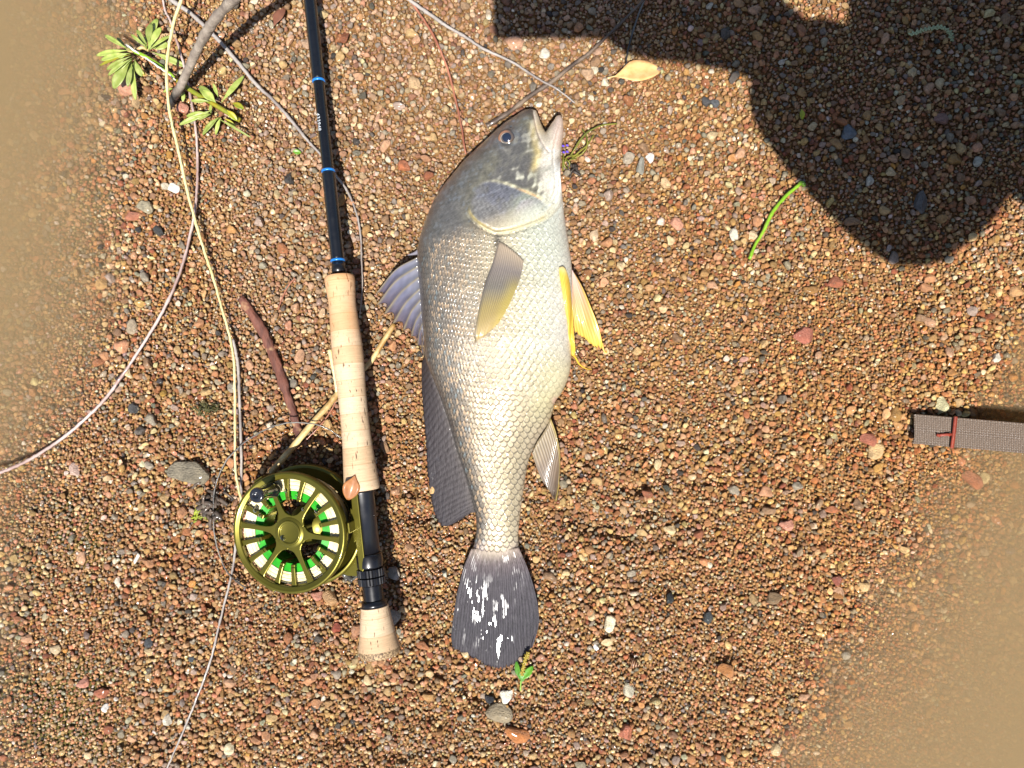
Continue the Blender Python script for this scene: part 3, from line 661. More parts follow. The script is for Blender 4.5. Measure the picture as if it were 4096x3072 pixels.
# fins: control rays in photo pixels, interpolated, with ray relief and real thickness
def fin_mat(name, trans, alpha, rough=.3, coat=.6, glint=False):
    M = Mat(name); ca = M.attr('col').outputs['Color']
    M.set(Base_Color=ca, Roughness=rough, Coat_Weight=coat, Coat_Roughness=.06 if glint else .1, Specular_IOR_Level=.2 if glint else .5)
    if glint:
        mo = M.mapping(M.coord('Object'), (1.5, .45, 1)); M.bump(M.noise(260, mo, 4, .65), 1.0, .0014)
        M.l.new(M.mul(M.ramp(M.noise(150, mo, 3), [(.57, 0.0), (.66, 1.0)]), coat), M.b.inputs['Coat Weight'])
    tl = M.new('BsdfTranslucent'); M.l.new(ca, tl.inputs['Color']); m1 = M.new('MixShader'); m1.inputs[0].default_value = trans
    M.l.new(M.b.outputs[0], m1.inputs[1]); M.l.new(tl.outputs[0], m1.inputs[2]); last = m1
    if alpha:
        tp = M.new('BsdfTransparent'); m2 = M.new('MixShader'); m2.inputs[0].default_value = alpha
        M.l.new(m1.outputs[0], m2.inputs[1]); M.l.new(tp.outputs[0], m2.inputs[2]); last = m2
    M.l.new(last.outputs[0], M.out.inputs['Surface']); return M.m
def fin(name, rays, nr, nu, zfun, cfun, mat, relief=.0003, thick=.0005, scallop=0.0, sub=5, rayp=1.0, frac=None, wob=0.0):
    rays = [cr(r_, nu) if len(r_) > 2 else np.linspace(r_[0], r_[1], nu) for r_ in rays]; K = np.array(rays)      # control x nu x 2
    nv = (nr - 1) * sub + 1; vv = np.linspace(0, 1, nv)
    G = np.stack([cr(K[:, k], nv) for k in range(nu)], 1)                                                          # nv x nu x 2
    u = np.linspace(0, 1, nu)[None].repeat(nv, 0); ph = (vv * (nr - 1)) % 1.0; dr = np.minimum(ph, 1 - ph) * 2     # 0 on a ray, 1 mid membrane
    if scallop:
        base = G[:, :1]; G = base + (G - base) * (1 - scallop * (np.sin(dr * math.pi / 2) ** 1.0)[:, None, None] * (np.linspace(0, 1, nu)[None, :, None]))
    if frac is not None:
        jag = 1 + frac * rng.normal(0, 1, nv)[:, None, None] * sstep(.6, 1, u)[..., None]; G = G[:, :1] + (G - G[:, :1]) * jag
    x, y = G[..., 0], G[..., 1]; z = zfun(x, y, u, vv[:, None] + 0 * u) + relief * (1 - dr[:, None]) ** rayp * (1 - .6 * u) + wob * np.sin(u * 5 + vv[:, None] * 9)
    c = cfun(x, y, u, vv[:, None] + 0 * u, dr[:, None] + 0 * u)
    o = mesh_obj(name, to_fish(Pn(x, y, z).reshape(-1, 3)), grid_faces(nv, nu), mat, fish, col=c.reshape(-1, 3))
    s = o.modifiers.new('thickness', 'SOLIDIFY'); s.thickness = thick; s.offset = -1; return o
def ramp3(t, stops):
    return np.stack([np.interp(t, [s[0] for s in stops], [lin(*s[1])[k] for s in stops]) for k in range(3)], -1)
# tail fin
tl_ = [(1886, 2196), (1859, 2260), (1839, 2331), (1823, 2401), (1812, 2480), (1804, 2550), (1808, 2590)]
tr_ = [(2074, 2190), (2102, 2252), (2125, 2315), (2141, 2370), (2153, 2433), (2154, 2500), (2128, 2588)]
def trow(f_, tipx, tipy):
    p0 = np.array([1890 + 182 * f_, 2190 + 10 * math.sin(f_ * 3.14)]); p1 = np.array([tipx, tipy]); L = np.array(tl_); Rr = np.array(tr_)
    out = []
    for k in range(7):
        q = L[k] * (1 - f_) + Rr[k] * f_; a = k / 6; out.append(tuple(q * (1 - a) + (p0 * (1 - a) + p1 * a) * a if k else p0))
    return out
tail_rays = [tl_, trow(.14, 1850, 2608), trow(.28, 1900, 2632), trow(.42, 1950, 2662), trow(.55, 1998, 2672), trow(.7, 2048, 2658), trow(.86, 2098, 2618), tr_]
def tcol(x, y, u, v, dr):
    c = ramp3(u, [(0, (150, 132, 122)), (.12, (104, 92, 94)), (.3, (74, 69, 74)), (.75, (60, 57, 63)), (1, (64, 60, 65))])
    c = c * (1 - .45 * sstep(.35, .9, dr))[..., None] * (1 + .25 * nf3(x, y * .15))[..., None]
    sh, se, sr, _ = ht_scales(x, y); c = c * (1 - .55 * sstep(.3, .02, se) * sstep(.26, .1, u))[..., None]
    c = mixc(c, lin(206, 192, 170), .55 * np.exp(-(u / .10) ** 2) * (1 - (np.abs(v - .5) * 2) ** 2)); return np.clip(c, .006, .8)
MAT_DARKFIN = fin_mat('dark_fin', .16, 0, .5, .8, glint=True)
fin('tail_fin', tail_rays, 34, 46, lambda x, y, u, v: .0052 + .0075 * (1 - u) + .00012 * np.sin(v * 9 + u * 2) * u - .0006 * (np.abs(v - .5) * 2) ** 2, tcol, MAT_DARKFIN, .00006, .0008, sub=5, frac=.008)
# soft dorsal fin
sb = [(1704, 1424), (1722, 1490), (1748, 1556), (1778, 1640), (1806, 1728), (1833, 1822), (1863, 1910), (1884, 1985), (1895, 2030), (1900, 2048)]
st = [(1686, 1450), (1687, 1540), (1693, 1640), (1702, 1745), (1707, 1840), (1714, 1915), (1724, 1985), (1742, 2062), (1778, 2106), (1850, 2076)]
sd_rays = [[b_, (.5 * b_[0] + .5 * t_[0] + 4, .5 * b_[1] + .5 * t_[1] - 8), t_] for b_, t_ in zip(sb, st)]
def sdcol(x, y, u, v, dr):
    c = ramp3(u, [(0, (92, 86, 84)), (.2, (76, 71, 72)), (1, (60, 56, 60))]) * (1 - .35 * sstep(.35, .9, dr))[..., None] * (1 + .2 * nf3(x, y))[..., None]; return np.clip(c, .006, .8)
def sdz(x, y, u, v): return Zm(y - 0) * (1 - u) + (.0045 + .003 * (1 - v) + .0022 * np.sin(v * 7)) * u + .001 * np.sin(u * 3.14)
fin('soft_dorsal_fin', sd_rays, 32, 20, sdz, sdcol, MAT_DARKFIN, .0004, .0007, sub=4, frac=.012)
# spiny dorsal fin
def r4(p): return (1480 + p[0] * .4412, 980 + p[1] * .4412)
spines = [((432, 110), (230, 225), (55, 440)), ((440, 190), (230, 330), (55, 552)), ((446, 290), (280, 430), (125, 632)), ((450, 400), (320, 530), (205, 716)), ((456, 500), (370, 610), (300, 778)),
          ((462, 610), (410, 700), (372, 834)), ((470, 720), (445, 800), (432, 912)), ((482, 830), (470, 890), (470, 985)), ((490, 940), (486, 985), (488, 1050))]
sp_rays = [[r4(a) for a in s] for s in spines]
def spcol(x, y, u, v, dr):
    c = ramp3(u, [(0, (128, 128, 138)), (.5, (112, 112, 132)), (1, (96, 88, 102))]); c = mixc(c, lin(150, 136, 96), .7 * np.clip(1 - dr * 3, 0, 1)); c = c * (1 + .15 * nf2(x, y))[..., None]; return np.clip(c, .01, .8)
MAT_SPINY = fin_mat('spiny_fin_membrane', .25, .10, .22, 1.0)
fin('spiny_dorsal_fin', sp_rays, 9, 26, lambda x, y, u, v: Zm(y) * (1 - u) + (.013 - .006 * v) * u + .002 * np.sin(u * 3.14), spcol, MAT_SPINY, .0019, .0005, scallop=.17, sub=10, rayp=1.6)
M = Mat('spine'); M.set(Base_Color=lin(120, 116, 124), Roughness=.3, Coat_Weight=.7); 
pts = [P(*r4(q), z_) for q, z_ in (((445, 60), .027), ((400, 78), .026), ((340, 92), .0245))]
v, f = tube_geo(cr(np.array(pts), 10), np.linspace(.0022, .0003, 10), 8); mesh_obj('first_spine', to_fish(v), f, M.m, fish)
# anal fin
an_rays = [[(2203, 1672), (2223, 1727), (2237, 1790), (2241, 1845), (2236, 1939), (2224, 2004)], [(2190, 1700), (2212, 1770), (2226, 1840), (2230, 1900), (2228, 1960), (2222, 2000)],
           [(2170, 1735), (2192, 1800), (2208, 1860), (2216, 1915), (2218, 1960), (2217, 1990)], [(2148, 1768), (2168, 1825), (2184, 1875), (2196, 1920), (2203, 1955), (2206, 1976)], [(2128, 1812), (2138, 1846), (2150, 1882), (2164, 1914), (2178, 1936), (2188, 1950)]]
def ancol(x, y, u, v, dr):
    c = ramp3(u, [(0, (160, 144, 116)), (.35, (114, 92, 68)), (1, (92, 74, 58))]); c = mixc(c, lin(176, 152, 74), .85 * sstep(.16, .0, v)); c = c * (1 - .55 * sstep(.3, .9, dr))[..., None] * (1 + .15 * nf2(x, y))[..., None]; return np.clip(c, .01, .8)
MAT_ANAL = fin_mat('anal_fin', .25, 0, .5, .15)
fin('anal_fin', an_rays, 12, 24, lambda x, y, u, v: Zm(y) * .9 * (1 - u) ** 1.2 + (.008 + .003 * (1 - v)) * u, ancol, MAT_ANAL, .0004, .0006, sub=4, frac=.01)
# pelvic fins
MAT_YEL = fin_mat('yellow_fin', .3, 0, .42, .3)
def ycol(x, y, u, v, dr):
    c = ramp3(u, [(0, (222, 206, 150)), (.12, (232, 200, 84)), (1, (226, 188, 62))]) * (1 - .18 * sstep(.3, .9, dr))[..., None] * (1 + .06 * nf2(x, y))[..., None]; return np.clip(c, .01, .8)
def p2col(x, y, u, v, dr):
    c = ramp3(u, [(0, (222, 196, 190)), (.3, (226, 178, 140)), (.6, (230, 180, 96)), (1, (232, 190, 84))]) * (1 - .16 * sstep(.3, .9, dr))[..., None]; c = mixc(c, lin(232, 190, 70), .7 * sstep(.86, .97, v)); return np.clip(c, .01, .8)
pv1 = [[(2239, 1068), (2242, 1105), (2255, 1184), (2266, 1250), (2273, 1289), (2279, 1368), (2284, 1420)], [(2252, 1066), (2262, 1120), (2273, 1200), (2281, 1260), (2286, 1310), (2292, 1380), (2290, 1424)], [(2263, 1074), (2279, 1131), (2287, 1210), (2291, 1265), (2294, 1315), (2300, 1394), (2298, 1424)]]
fin('pelvic_fin', pv1, 7, 30, lambda x, y, u, v: np.maximum((Zm(y) + fish_height(np.minimum(x, fx(vent, y) - 2), y)[0]) * (1 - sstep(.75, 1, u)) + .026 * sstep(.75, 1, u), .022) + .0016 + .0012 * np.sin(v * 3.14), ycol, MAT_YEL, .0006, .0008, sub=4)
pf = cr([(2291, 1416), (2303, 1432), (2318, 1457), (2344, 1474), (2368, 1478)], 24); v, f = tube_geo([P(a, b, z_) for (a, b), z_ in zip(pf, np.linspace(.0270, .006, 24))], np.linspace(.0010, .00022, 24), 6)
mesh_obj('fin_filament', to_fish(v), f, MAT_YEL, fish, col=np.broadcast_to(np.array(lin(228, 192, 66)), (len(v), 3)))
pv2 = [[(2283, 1090), (2281, 1137), (2288, 1200), (2294, 1263), (2297, 1300), (2302, 1330)], [(2285, 1085), (2292, 1150), (2308, 1220), (2322, 1285), (2332, 1325), (2340, 1357)], [(2287, 1082), (2306, 1150), (2330, 1225), (2352, 1295), (2368, 1345), (2378, 1386)], [(2289, 1079), (2329, 1147), (2365, 1231), (2392, 1300), (2405, 1352), (2411, 1384)]]
fin('pelvic_fin', pv2, 9, 26, lambda x, y, u, v: (.024 - .004 * v) * (1 - u) + (.010 - .004 * v) * u + .002 * np.sin(u * 3.14), p2col, MAT_YEL, .0005, .0006, sub=4, frac=.014, wob=.0008)
pf = cr([(2409, 1372), (2413, 1395), (2420, 1408), (2427, 1410), (2424, 1398)], 20); v, f = tube_geo([P(a, b, z_) for (a, b), z_ in zip(pf, np.linspace(.0062, .004, 20))], np.linspace(.0010, .0003, 20), 6)
mesh_obj('fin_filament', to_fish(v), f, MAT_YEL, fish, col=np.broadcast_to(np.array(lin(226, 188, 90)), (len(v), 3)))
# pectoral fin, lying on the flank
def r6(p): return (1400 + p[0] * .5425, 900 + p[1] * .5425)
pc_rays = [[r6(q) for q in L] for L in ([(1098, 120), (1050, 290), (1000, 425), (960, 580), (932, 720), (921, 800), (925, 862)], [(1130, 135), (1095, 290), (1055, 425), (1020, 560), (990, 690), (972, 775), (955, 840)],
           [(1180, 170), (1160, 300), (1125, 430), (1092, 550), (1055, 660), (1030, 730), (1000, 810)], [(1235, 215), (1218, 320), (1190, 435), (1155, 535), (1112, 630), (1085, 690), (1052, 765)], [(1280, 262), (1268, 335), (1235, 445), (1192, 545), (1150, 632), (1122, 680), (1090, 725)])]
def pcz(x, y, u, v):
    h, t = fish_height(x, y); return Zm(y) + h + .0014 + .0030 * np.sin(np.clip(u, 0, 1) * 2.6) * (1 - .4 * v)
def pccol(x, y, u, v, dr):
    c = ramp3(u, [(0, (206, 186, 160)), (.2, (150, 140, 134)), (.38, (134, 128, 118)), (.55, (168, 150, 96)), (1, (196, 166, 92))]); c = mixc(c, lin(206, 186, 96), .6 * sstep(.45, .9, v) * sstep(.2, .4, u)); c = mixc(c, lin(90, 84, 82), .6 * sstep(.12, .0, v))
    c = c * (1 - .4 * sstep(.3, .9, dr))[..., None]; return np.clip(c, .01, .8)
MAT_PEC = fin_mat('pectoral_fin', .15, .36, .34, .6)
fin('pectoral_fin', pc_rays, 18, 40, pcz, pccol, MAT_PEC, .0005, .0004, sub=4, frac=.012)

# ------------------------------------------------------------------ fly rod
RZ = [(-6000, .014), (0, .016), (700, .021), (1100, .0255), (1960, .0345), (2200, .0365), (2620, .0385)]
def rod_z(py): return float(np.interp(py, [a for a, _ in RZ], [b for _, b in RZ]))
RA, RB = P(1240, 0, .0165), P(1517, 2600, .0385)
rod_dir = (RA - RB).normalized(); rod_len = (RA - RB).length
rod = empty('fly_rod', RB); tag(rod, 'black fly rod with blue bands and cork grip lying beside the fish', 'fishing rod')
q_rod = rod_dir.to_track_quat('Z', 'Y')
rod.rotation_mode = 'QUATERNION'; rod.rotation_quaternion = q_rod
def S(py):                                       # photo row -> distance along the rod from the butt
    # intersect image row with the axis line
    lo, hi = -1.0, 4.0
    for _ in range(50):
        m = (lo + hi) / 2; p = RB + rod_dir * m; row = 1536 - p.y * F / (H - p.z)
        if row > py: lo = m
        else: hi = m
    return lo
def rpx(hw, py):                                 # half width in photo px -> radius
    p = RB + rod_dir * S(py); return hw * (H - p.z) / F
def rod_part(name, prof, m, n=48, parent=None):
    v, f = lathe_geo(prof, n); o = mesh_obj(name, v, f, m, parent or rod)
    return o
def metal(name, rgb, rough, metallic=.0, coat=0.0, bump=0):
    M = Mat(name); oc = M.coord('Object'); c = M.mix(lin(*rgb), M.ramp(M.noise(60, oc, 4), [(.3, .8), (.7, 1.15)]), .6, 'MULTIPLY')
    M.set(Base_Color=c, Roughness=M.ramp(M.noise(180, oc, 3), [(.3, rough * .8), (.7, rough * 1.25)]), Metallic=metallic, Coat_Weight=coat, Coat_Roughness=.08)
    return M.m
MAT_BLANK = metal('black_lacquer', (12, 12, 13), .25, 0, .5); MAT_WRAP = metal('thread_wrap', (13, 14, 17), .3, 0, .6)
MAT_BLUE = metal('blue_thread', (30, 120, 200), .3, .2, .6); MAT_SEAT = metal('black_anodised', (22, 22, 26), .32, .2, .2)
s0, s1 = S(1100), S(-300)
rod_part('blank', [(rpx(25, 1100), s0 - .01), (rpx(23, 700), S(700)), (rpx(21, 0), S(0)), (rpx(19, -300) , s1), (.0030, s1 + .7), (.0022, s1 + 1.3), (.0001, s1 + 1.301)], MAT_BLANK)
def wrap(pya, pyb, hw):
    a, b = S(pya), S(pyb); k = int(abs(b - a) / .0011); zz = np.linspace(a, b, k * 2 + 1); r = rpx(hw, (pya + pyb) / 2)
    prof = [(r - .0006, a)] + [(r + .0002 + (.00028 if i % 2 else 0), z_) for i, z_ in enumerate(zz)] + [(r - .0006, b)]
    return rod_part('thread_wrap', prof, MAT_WRAP)
wrap(318, -260, 22.5); wrap(1036, 694, 24.5)
for py, hw in ((324, 23), (684, 24.6), (1042, 26.5)):
    a = S(py + 4.5); b = S(py - 4.5); r = rpx(hw, py) + .0006
    rod_part('blue_band', [(r - .001, a), (r - .0002, a), (r, a * .7 + b * .3), (r, a * .3 + b * .7), (r - .0002, b), (r - .001, b)], MAT_BLUE)
a, b = S(1100), S(1052); r = rpx(26, 1080); rod_part('winding_check', [(r - .001, a), (r + .0006, a), (r, b), (r - .001, b)], MAT_SEAT)
# serial number written along the blank
fc = bpy.data.curves.new('serial', 'FONT'); fc.body = '433948'; fc.size = .0042; fc.shear = .15; fc.space_character = 1.12
fo = bpy.data.objects.new('serial', fc); COL.objects.link(fo); dg = bpy.context.evaluated_depsgraph_get()
tm = bpy.data.meshes.new_from_object(fo.evaluated_get(dg)); bpy.data.objects.remove(fo)
bm = bmesh.new(); bm.from_mesh(tm); bmesh.ops.subdivide_edges(bm, edges=bm.edges, cuts=1); tv = [v_.co.copy() for v_ in bm.verts]; bm.to_mesh(tm); bm.free()
sa = S(458); rb = rpx(23.6, 510) + .00012
ax_s = q_rod.inverted() @ Vector((-1, -.11, 0)); ax_u = q_rod.inverted() @ Vector((0, 0, 1))     # local directions of picture-left and up
for v_ in tm.vertices:
    x_, y_ = v_.co.x, v_.co.y; ang = (y_ - .0015) / rb - .52                                            # reading downwards, tops to the right
    n_ = (-ax_s) * math.sin(ang) + ax_u * math.cos(ang); n_ = Vector((n_.x, n_.y, 0)).normalized()
    v_.co = n_ * rb + Vector((0, 0, sa - x_))
M = Mat('silver_ink'); M.set(Base_Color=lin(196, 200, 204), Roughness=.4); tm.materials.clear(); tm.materials.append(M.m)
to = bpy.data.objects.new('serial_number', tm); COL.objects.link(to); to.parent = rod
# cork
def cork_mat(name, dirty):
    M = Mat(name); oc = M.coord('Object'); sep = M.new('SeparateXYZ'); M.l.new(oc, sep.inputs[0]); zc = sep.outputs[2]
    ring = M.mul(M.mul(zc, 1 / .0127), 1.0, 'ADD'); fr_ = M.mul(ring, 1.0, 'FRACT'); rid = M.mul(ring, 1.0, 'FLOOR')
    wn_ = M.new('TexWhiteNoise', noise_dimensions='1D'); M.l.new(rid, wn_.inputs['W'])
    base = M.mix(lin(192, 160, 124), lin(206, 180, 148), wn_.outputs['Value'])
    base = M.mix(base, M.ramp(M.noise(260, M.mapping(oc, (.35, .35, 4)), 4, .6), [(.3, .80), (.7, 1.12)]), .8, 'MULTIPLY')
    if dirty: base = M.mix(base, lin(206, 146, 88), M.mul(M.ramp(zc, [(0, 0.0), (1, 1.0)]), 1.0)) if False else base
    seam = M.ramp(fr_, [(0, 1), (.035, 0), (.965, 0), (1, 1)]); base = M.mix(base, lin(150, 108, 66), M.mul(seam, .55))
    pits = M.noise(240, M.mapping(oc, (2.4, 2.4, .55)), 2, .5); pm = M.ramp(pits, [(.64, 0.0), (.70, 1.0)]); area = M.ramp(M.noise(40, oc, 2), [(.40, 0.0), (.55, 1.0)])
    pm = M.mul(pm, area); base = M.mix(base, lin(70, 48, 30), M.mul(pm, .85))
    fine = M.ramp(M.noise(900, M.mapping(oc, (1, 1, .6)), 2), [(.62, 0.0), (.72, 1.0)]); base = M.mix(base, lin(140, 100, 62), M.mul(fine, .35))
    return M, base, oc, zc, pm
M, base, oc, zc, pm = cork_mat('cork_grip', True)
za, zb = S(1960), S(1102)
mr = M.new('MapRange'); M.l.new(zc, mr.inputs['Value']); mr.inputs['From Min'].default_value = za + .55 * (zb - za); mr.inputs['From Max'].default_value = zb
stain = M.mul(mr.outputs[0], M.ramp(M.noise(45, oc, 3), [(.3, .3), (.65, 1.0)])); base = M.mix(base, lin(204, 138, 78), M.mul(stain, .7))
M.set(Base_Color=base, Roughness=.62, Specular_IOR_Level=.35); M.bump(M.mul(pm, -1.0), .5, .0006); MAT_CORK = M.m
M, base, oc, zc, pm = cork_mat('cork_butt', False); M.set(Base_Color=base, Roughness=.65, Specular_IOR_Level=.3); M.bump(M.mul(pm, -1.0), .5, .0006); MAT_CORK2 = M.m
gp = [(1102, 20), (1103, 50), (1108, 58), (1125, 60), (1160, 57.5), (1218, 54), (1298, 57), (1378, 61), (1440, 61.5), (1497, 59.5), (1563, 56.5), (1663, 55.5), (1762, 58), (1860, 64.5), (1935, 70), (1955, 69), (1961, 63), (1962, 30)]
pr = cr([(rpx(h_, y_), S(y_)) for y_, h_ in gp], 140); rod_part('cork_grip', pr, MAT_CORK)
# reel seat: barrel, hood, nuts, threads
rs = lambda hw: rpx(hw, 2200)
seat = rod_part('reel_seat', [(rs(30), S(1958)), (rs(47), S(1960)), (rs(47), S(1972)), (rs(45.5), S(1974)), (rs(45.5), S(2215)), (rs(30), S(2216))], MAT_SEAT)
rod_part('rear_hood', [(rs(30), S(2212)), (rs(50), S(2214)), (rs(52), S(2222)), (rs(52), S(2262)), (rs(49), S(2270)), (rs(30), S(2271))], MAT_SEAT)
def nut(pa, pb, hw, teeth=26):
    a, b = S(pa), S(pb); n_ = teeth * 4; ang = np.linspace(0, 2 * math.pi, n_, endpoint=False); rr_ = rs(hw) + .0007 * (np.sin(ang * teeth) > -.2)
    V = []; 
    for z_, k_ in ((a, .88), (a * .93 + b * .07, 1), (a * .07 + b * .93, 1), (b, .88)): V += [(r__ * k_ * math.cos(t_), r__ * k_ * math.sin(t_), z_) for r__, t_ in zip(rr_, ang)]
    f_ = grid_faces(4, n_, 0, True).tolist(); f_ += [list(range(n_))[::-1], list(range(3 * n_, 4 * n_))]
    return mesh_obj('locking_nut', V, f_, MAT_SEAT, rod, smooth=False)
nut(2272, 2304, 52); nut(2306, 2336, 51)
tz = np.linspace(S(2338), S(2400), 25); rod_part('thread', [(rs(38) + (.0006 if i % 2 else 0), z_) for i, z_ in enumerate(tz)], MAT_SEAT)
rod_part('end_collar', [(rs(36), S(2398)), (rs(46), S(2400)), (rs(50), S(2412)), (rs(52), S(2424)), (rs(30), S(2425))], MAT_SEAT)
rod_part('fighting_butt', cr([(rs(30), S(2423)), (rs(53), S(2424)), (rs(56), S(2435)), (rs(63), S(2485)), (rs(73), S(2545)), (rs(81), S(2582)), (rs(82.5), S(2590))], 40), MAT_CORK2)
M = Mat('rubber_cork'); oc = M.coord('Object'); M.set(Base_Color=M.ramp(M.noise(900, oc, 2), [(.35, lin(70, 54, 38)), (.5, lin(124, 100, 72)), (.66, lin(176, 150, 112))]), Roughness=.7)
rod_part('butt_cap', cr([(rs(82.5), S(2590)), (rs(82), S(2604)), (rs(76), S(2618)), (rs(60), S(2624)), (rs(2), S(2625))], 24), M.m)

# ------------------------------------------------------------------ fly reel (local frame: X to the rod, Y up the rod, Z out of the face)
TILT = 12.0
reel = empty('fly_reel'); tag(reel, 'olive green fly reel wound with cream line over green backing', 'fishing reel')
RC = P(1157, 2131, .0455)                                           # middle of the front rim
reel.location = RC; reel.rotation_euler = (Matrix.Rotation(R(6.2), 4, 'Z') @ Matrix.Rotation(R(-TILT), 4, 'Y')).to_euler()
M = Mat('olive_anodised'); oc = M.coord('Object')
c = M.mix(lin(100, 93, 28), M.ramp(M.noise(90, oc, 4), [(.3, .85), (.7, 1.12)]), .6, 'MULTIPLY')
M.set(Base_Color=c, Metallic=.7, Roughness=.34, Coat_Weight=.2, Coat_Roughness=.1); MAT_OLIVE = M.m
RO = .0452
# spool rim
rim = mesh_obj('spool', *lathe_geo([(RO * .885, .0006), (RO * .90, .0016), (RO * .93, .0012), (RO * .945, .0020), (RO * .985, .0020), (RO, .0008), (RO, -.0035), (RO * .985, -.0045), (RO * .90, -.0040), (RO * .885, -.0018), (RO * .885, .0006)], 96), MAT_OLIVE, reel)
bevel(mesh_obj('hub', *lathe_geo([(.0001, .0004), (.0072, .0004), (.0078, .0012), (.0088, .0014), (.0094, .0006), (.0115, .0), (.0118, -.0030), (.0001, -.0032)], 64), MAT_OLIVE, rim), .0002)
def radial(a0, prof, z0, z1):                                        # prof: (r, half width)
    up = [(r_, w_) for r_, w_ in prof]; dn = [(r_, -w_) for r_, w_ in prof[::-1]]; ca, sa_ = math.cos(a0), math.sin(a0)
    return prism_geo([(x_ * ca - y_ * sa_, x_ * sa_ + y_ * ca) for x_, y_ in dn + up], z0, z1)
for k in range(6):
    a0 = R(48 + 60 * k)
    o = mesh_obj('spoke', *radial(a0, [(.0095, .0062), (.0115, .0062), (.0130, .0042), (.0150, .0029), (.0190, .0021), (.0260, .0018), (.0340, .0019), (.0380, .0023), (RO * .9, .0034)], -.0026, -.0002), MAT_OLIVE, rim, smooth=False); bevel(o, .0005, 2)
    for m_ in (1, 2):
        a1 = a0 + R(20 * m_)
        o = mesh_obj('rim_tab', *radial(a1, [(.0262, .0016), (.0300, .0016), (.0350, .0017), (RO * .9, .0022)], -.0030, -.0008), MAT_OLIVE, rim, smooth=False); bevel(o, .0004, 2)
        v, f = radial(a1, [(.0240, .0016), (.0262, .0016)], -.0210, -.0012); bevel(mesh_obj('arbor_rib', v, f, MAT_OLIVE, rim, smooth=False), .0004, 2)
# wound line seen through the ports: rings of line turns
def line_mat(name, c1, c2, sc_):
    M = Mat(name); oc = M.coord('Object'); M.set(Base_Color=M.mix(lin(*c1), lin(*c2), M.ramp(M.noise(sc_, oc, 3), [(.35, 0.0), (.65, 1.0)])), Roughness=.45, Specular_IOR_Level=.35); return M.m
prof = []; ra, rb_ = RO * .675, RO * .878; kk = 9
for i in range(kk):
    for t_ in np.linspace(0, math.pi, 5): prof.append((ra + (rb_ - ra) / kk * (i + .5 - .48 * math.cos(t_)), -.0046 + .0007 * math.sin(t_) - .0005 * (i % 3 == 1)))
prof += [(rb_ + .0001, -.02), (ra, -.021)]
mesh_obj('fly_line', *lathe_geo(prof, 72), line_mat('cream_line', (238, 228, 190), (222, 206, 156), 120), reel)
prof = []; ra2 = RO * .535
for i in range(14):
    for t_ in np.linspace(0, math.pi, 3): prof.append((ra2 + (ra - ra2) / 14 * (i + .5 - .48 * math.cos(t_)), -.0050 + .0003 * math.sin(t_)))
prof += [(ra, -.021), (ra2, -.0212), (ra2, -.0050)]
mesh_obj('backing_line', *lathe_geo(prof, 72), line_mat('green_backing', (40, 158, 26), (30, 136, 26), 200), reel)
# frame: rear ring with ports, rim ring, pillars, foot
mesh_obj('frame', *lathe_geo([(RO * .99, -.0245), (RO * 1.035, -.0245), (RO * 1.045, -.026), (RO * 1.045, -.0305), (RO * 1.03, -.032), (RO * .80, -.032), (RO * .80, -.0295), (RO * .99, -.0290), (RO * .99, -.0245)], 96), MAT_OLIVE, reel)
fr_o = [o for o in reel.children if o.name.startswith('frame')][0]
mesh_obj('frame_hub', *lathe_geo([(.0001, -.0275), (.0150, -.0275), (.0158, -.029), (.0158, -.032), (.0001, -.0325)], 48), MAT_OLIVE, fr_o)
mesh_obj('spindle', *lathe_geo([(.0001, -.004), (.0045, -.004), (.0045, -.0276), (.0001, -.0277)], 24), MAT_SEAT, fr_o)
for k in range(5):
    o = mesh_obj('frame_spoke', *radial(R(20 + 72 * k), [(.0140, .0050), (.0180, .0032), (.030, .0026), (RO * .82, .0042)], -.0318, -.0290), MAT_OLIVE, fr_o, smooth=False); bevel(o, .0005)
for a_ in (0, 118, 242):
    pa = [(RO * 1.005, .0040), (RO * 1.045, .0040)]; o = mesh_obj('pillar', *radial(R(a_), pa, -.0300, -.0015), MAT_OLIVE, fr_o, smooth=False); bevel(o, .0006)
arc = [(RO * 1.04 * math.cos(R(t_)), RO * 1.04 * math.sin(R(t_))) for t_ in range(-56, -19, 4)] + [(RO * 1.13, RO * -.38), (RO * 1.17, RO * -.47), (RO * 1.06, RO * -.68), (RO * .84, RO * -.92), (RO * .66, RO * -.90)]
bevel(mesh_obj('line_guard', *prism_geo(arc[::-1], -.0300, -.0255), MAT_OLIVE, fr_o, smooth=False), .0006)
# foot: stem out to the rod, long plate along the seat
foot = mesh_obj('reel_foot', *prism_geo([(RO * .99, -.0130), (.0462, -.0120), (.0466, -.0330), (.0490, -.0350), (.0516, -.0320), (.0516, .0320), (.0490, .0350), (.0466, .0330), (.0462, .0120), (RO * .99, .0130)], -.0200, -.0115), MAT_OLIVE, reel, smooth=False); bevel(foot, .0008)
# handle
v, f = lathe_geo(cr([(.0030, -.001), (.0055, .0), (.0056, .004), (.0046, .010), (.0045, .016), (.0054, .0215), (.0056, .0235), (.0047, .0252), (.0024, .0254)], 40).tolist() + [(.0021, .0240), (.0001, .0239)], 32)
M = Mat('handle_black'); M.set(Base_Color=lin(30, 30, 34), Roughness=.18, Coat_Weight=.8, Coat_Roughness=.05)
hd_ = mesh_obj('handle', v, f, M.m, reel); hd_.location = (-.0085, .0325, .0)
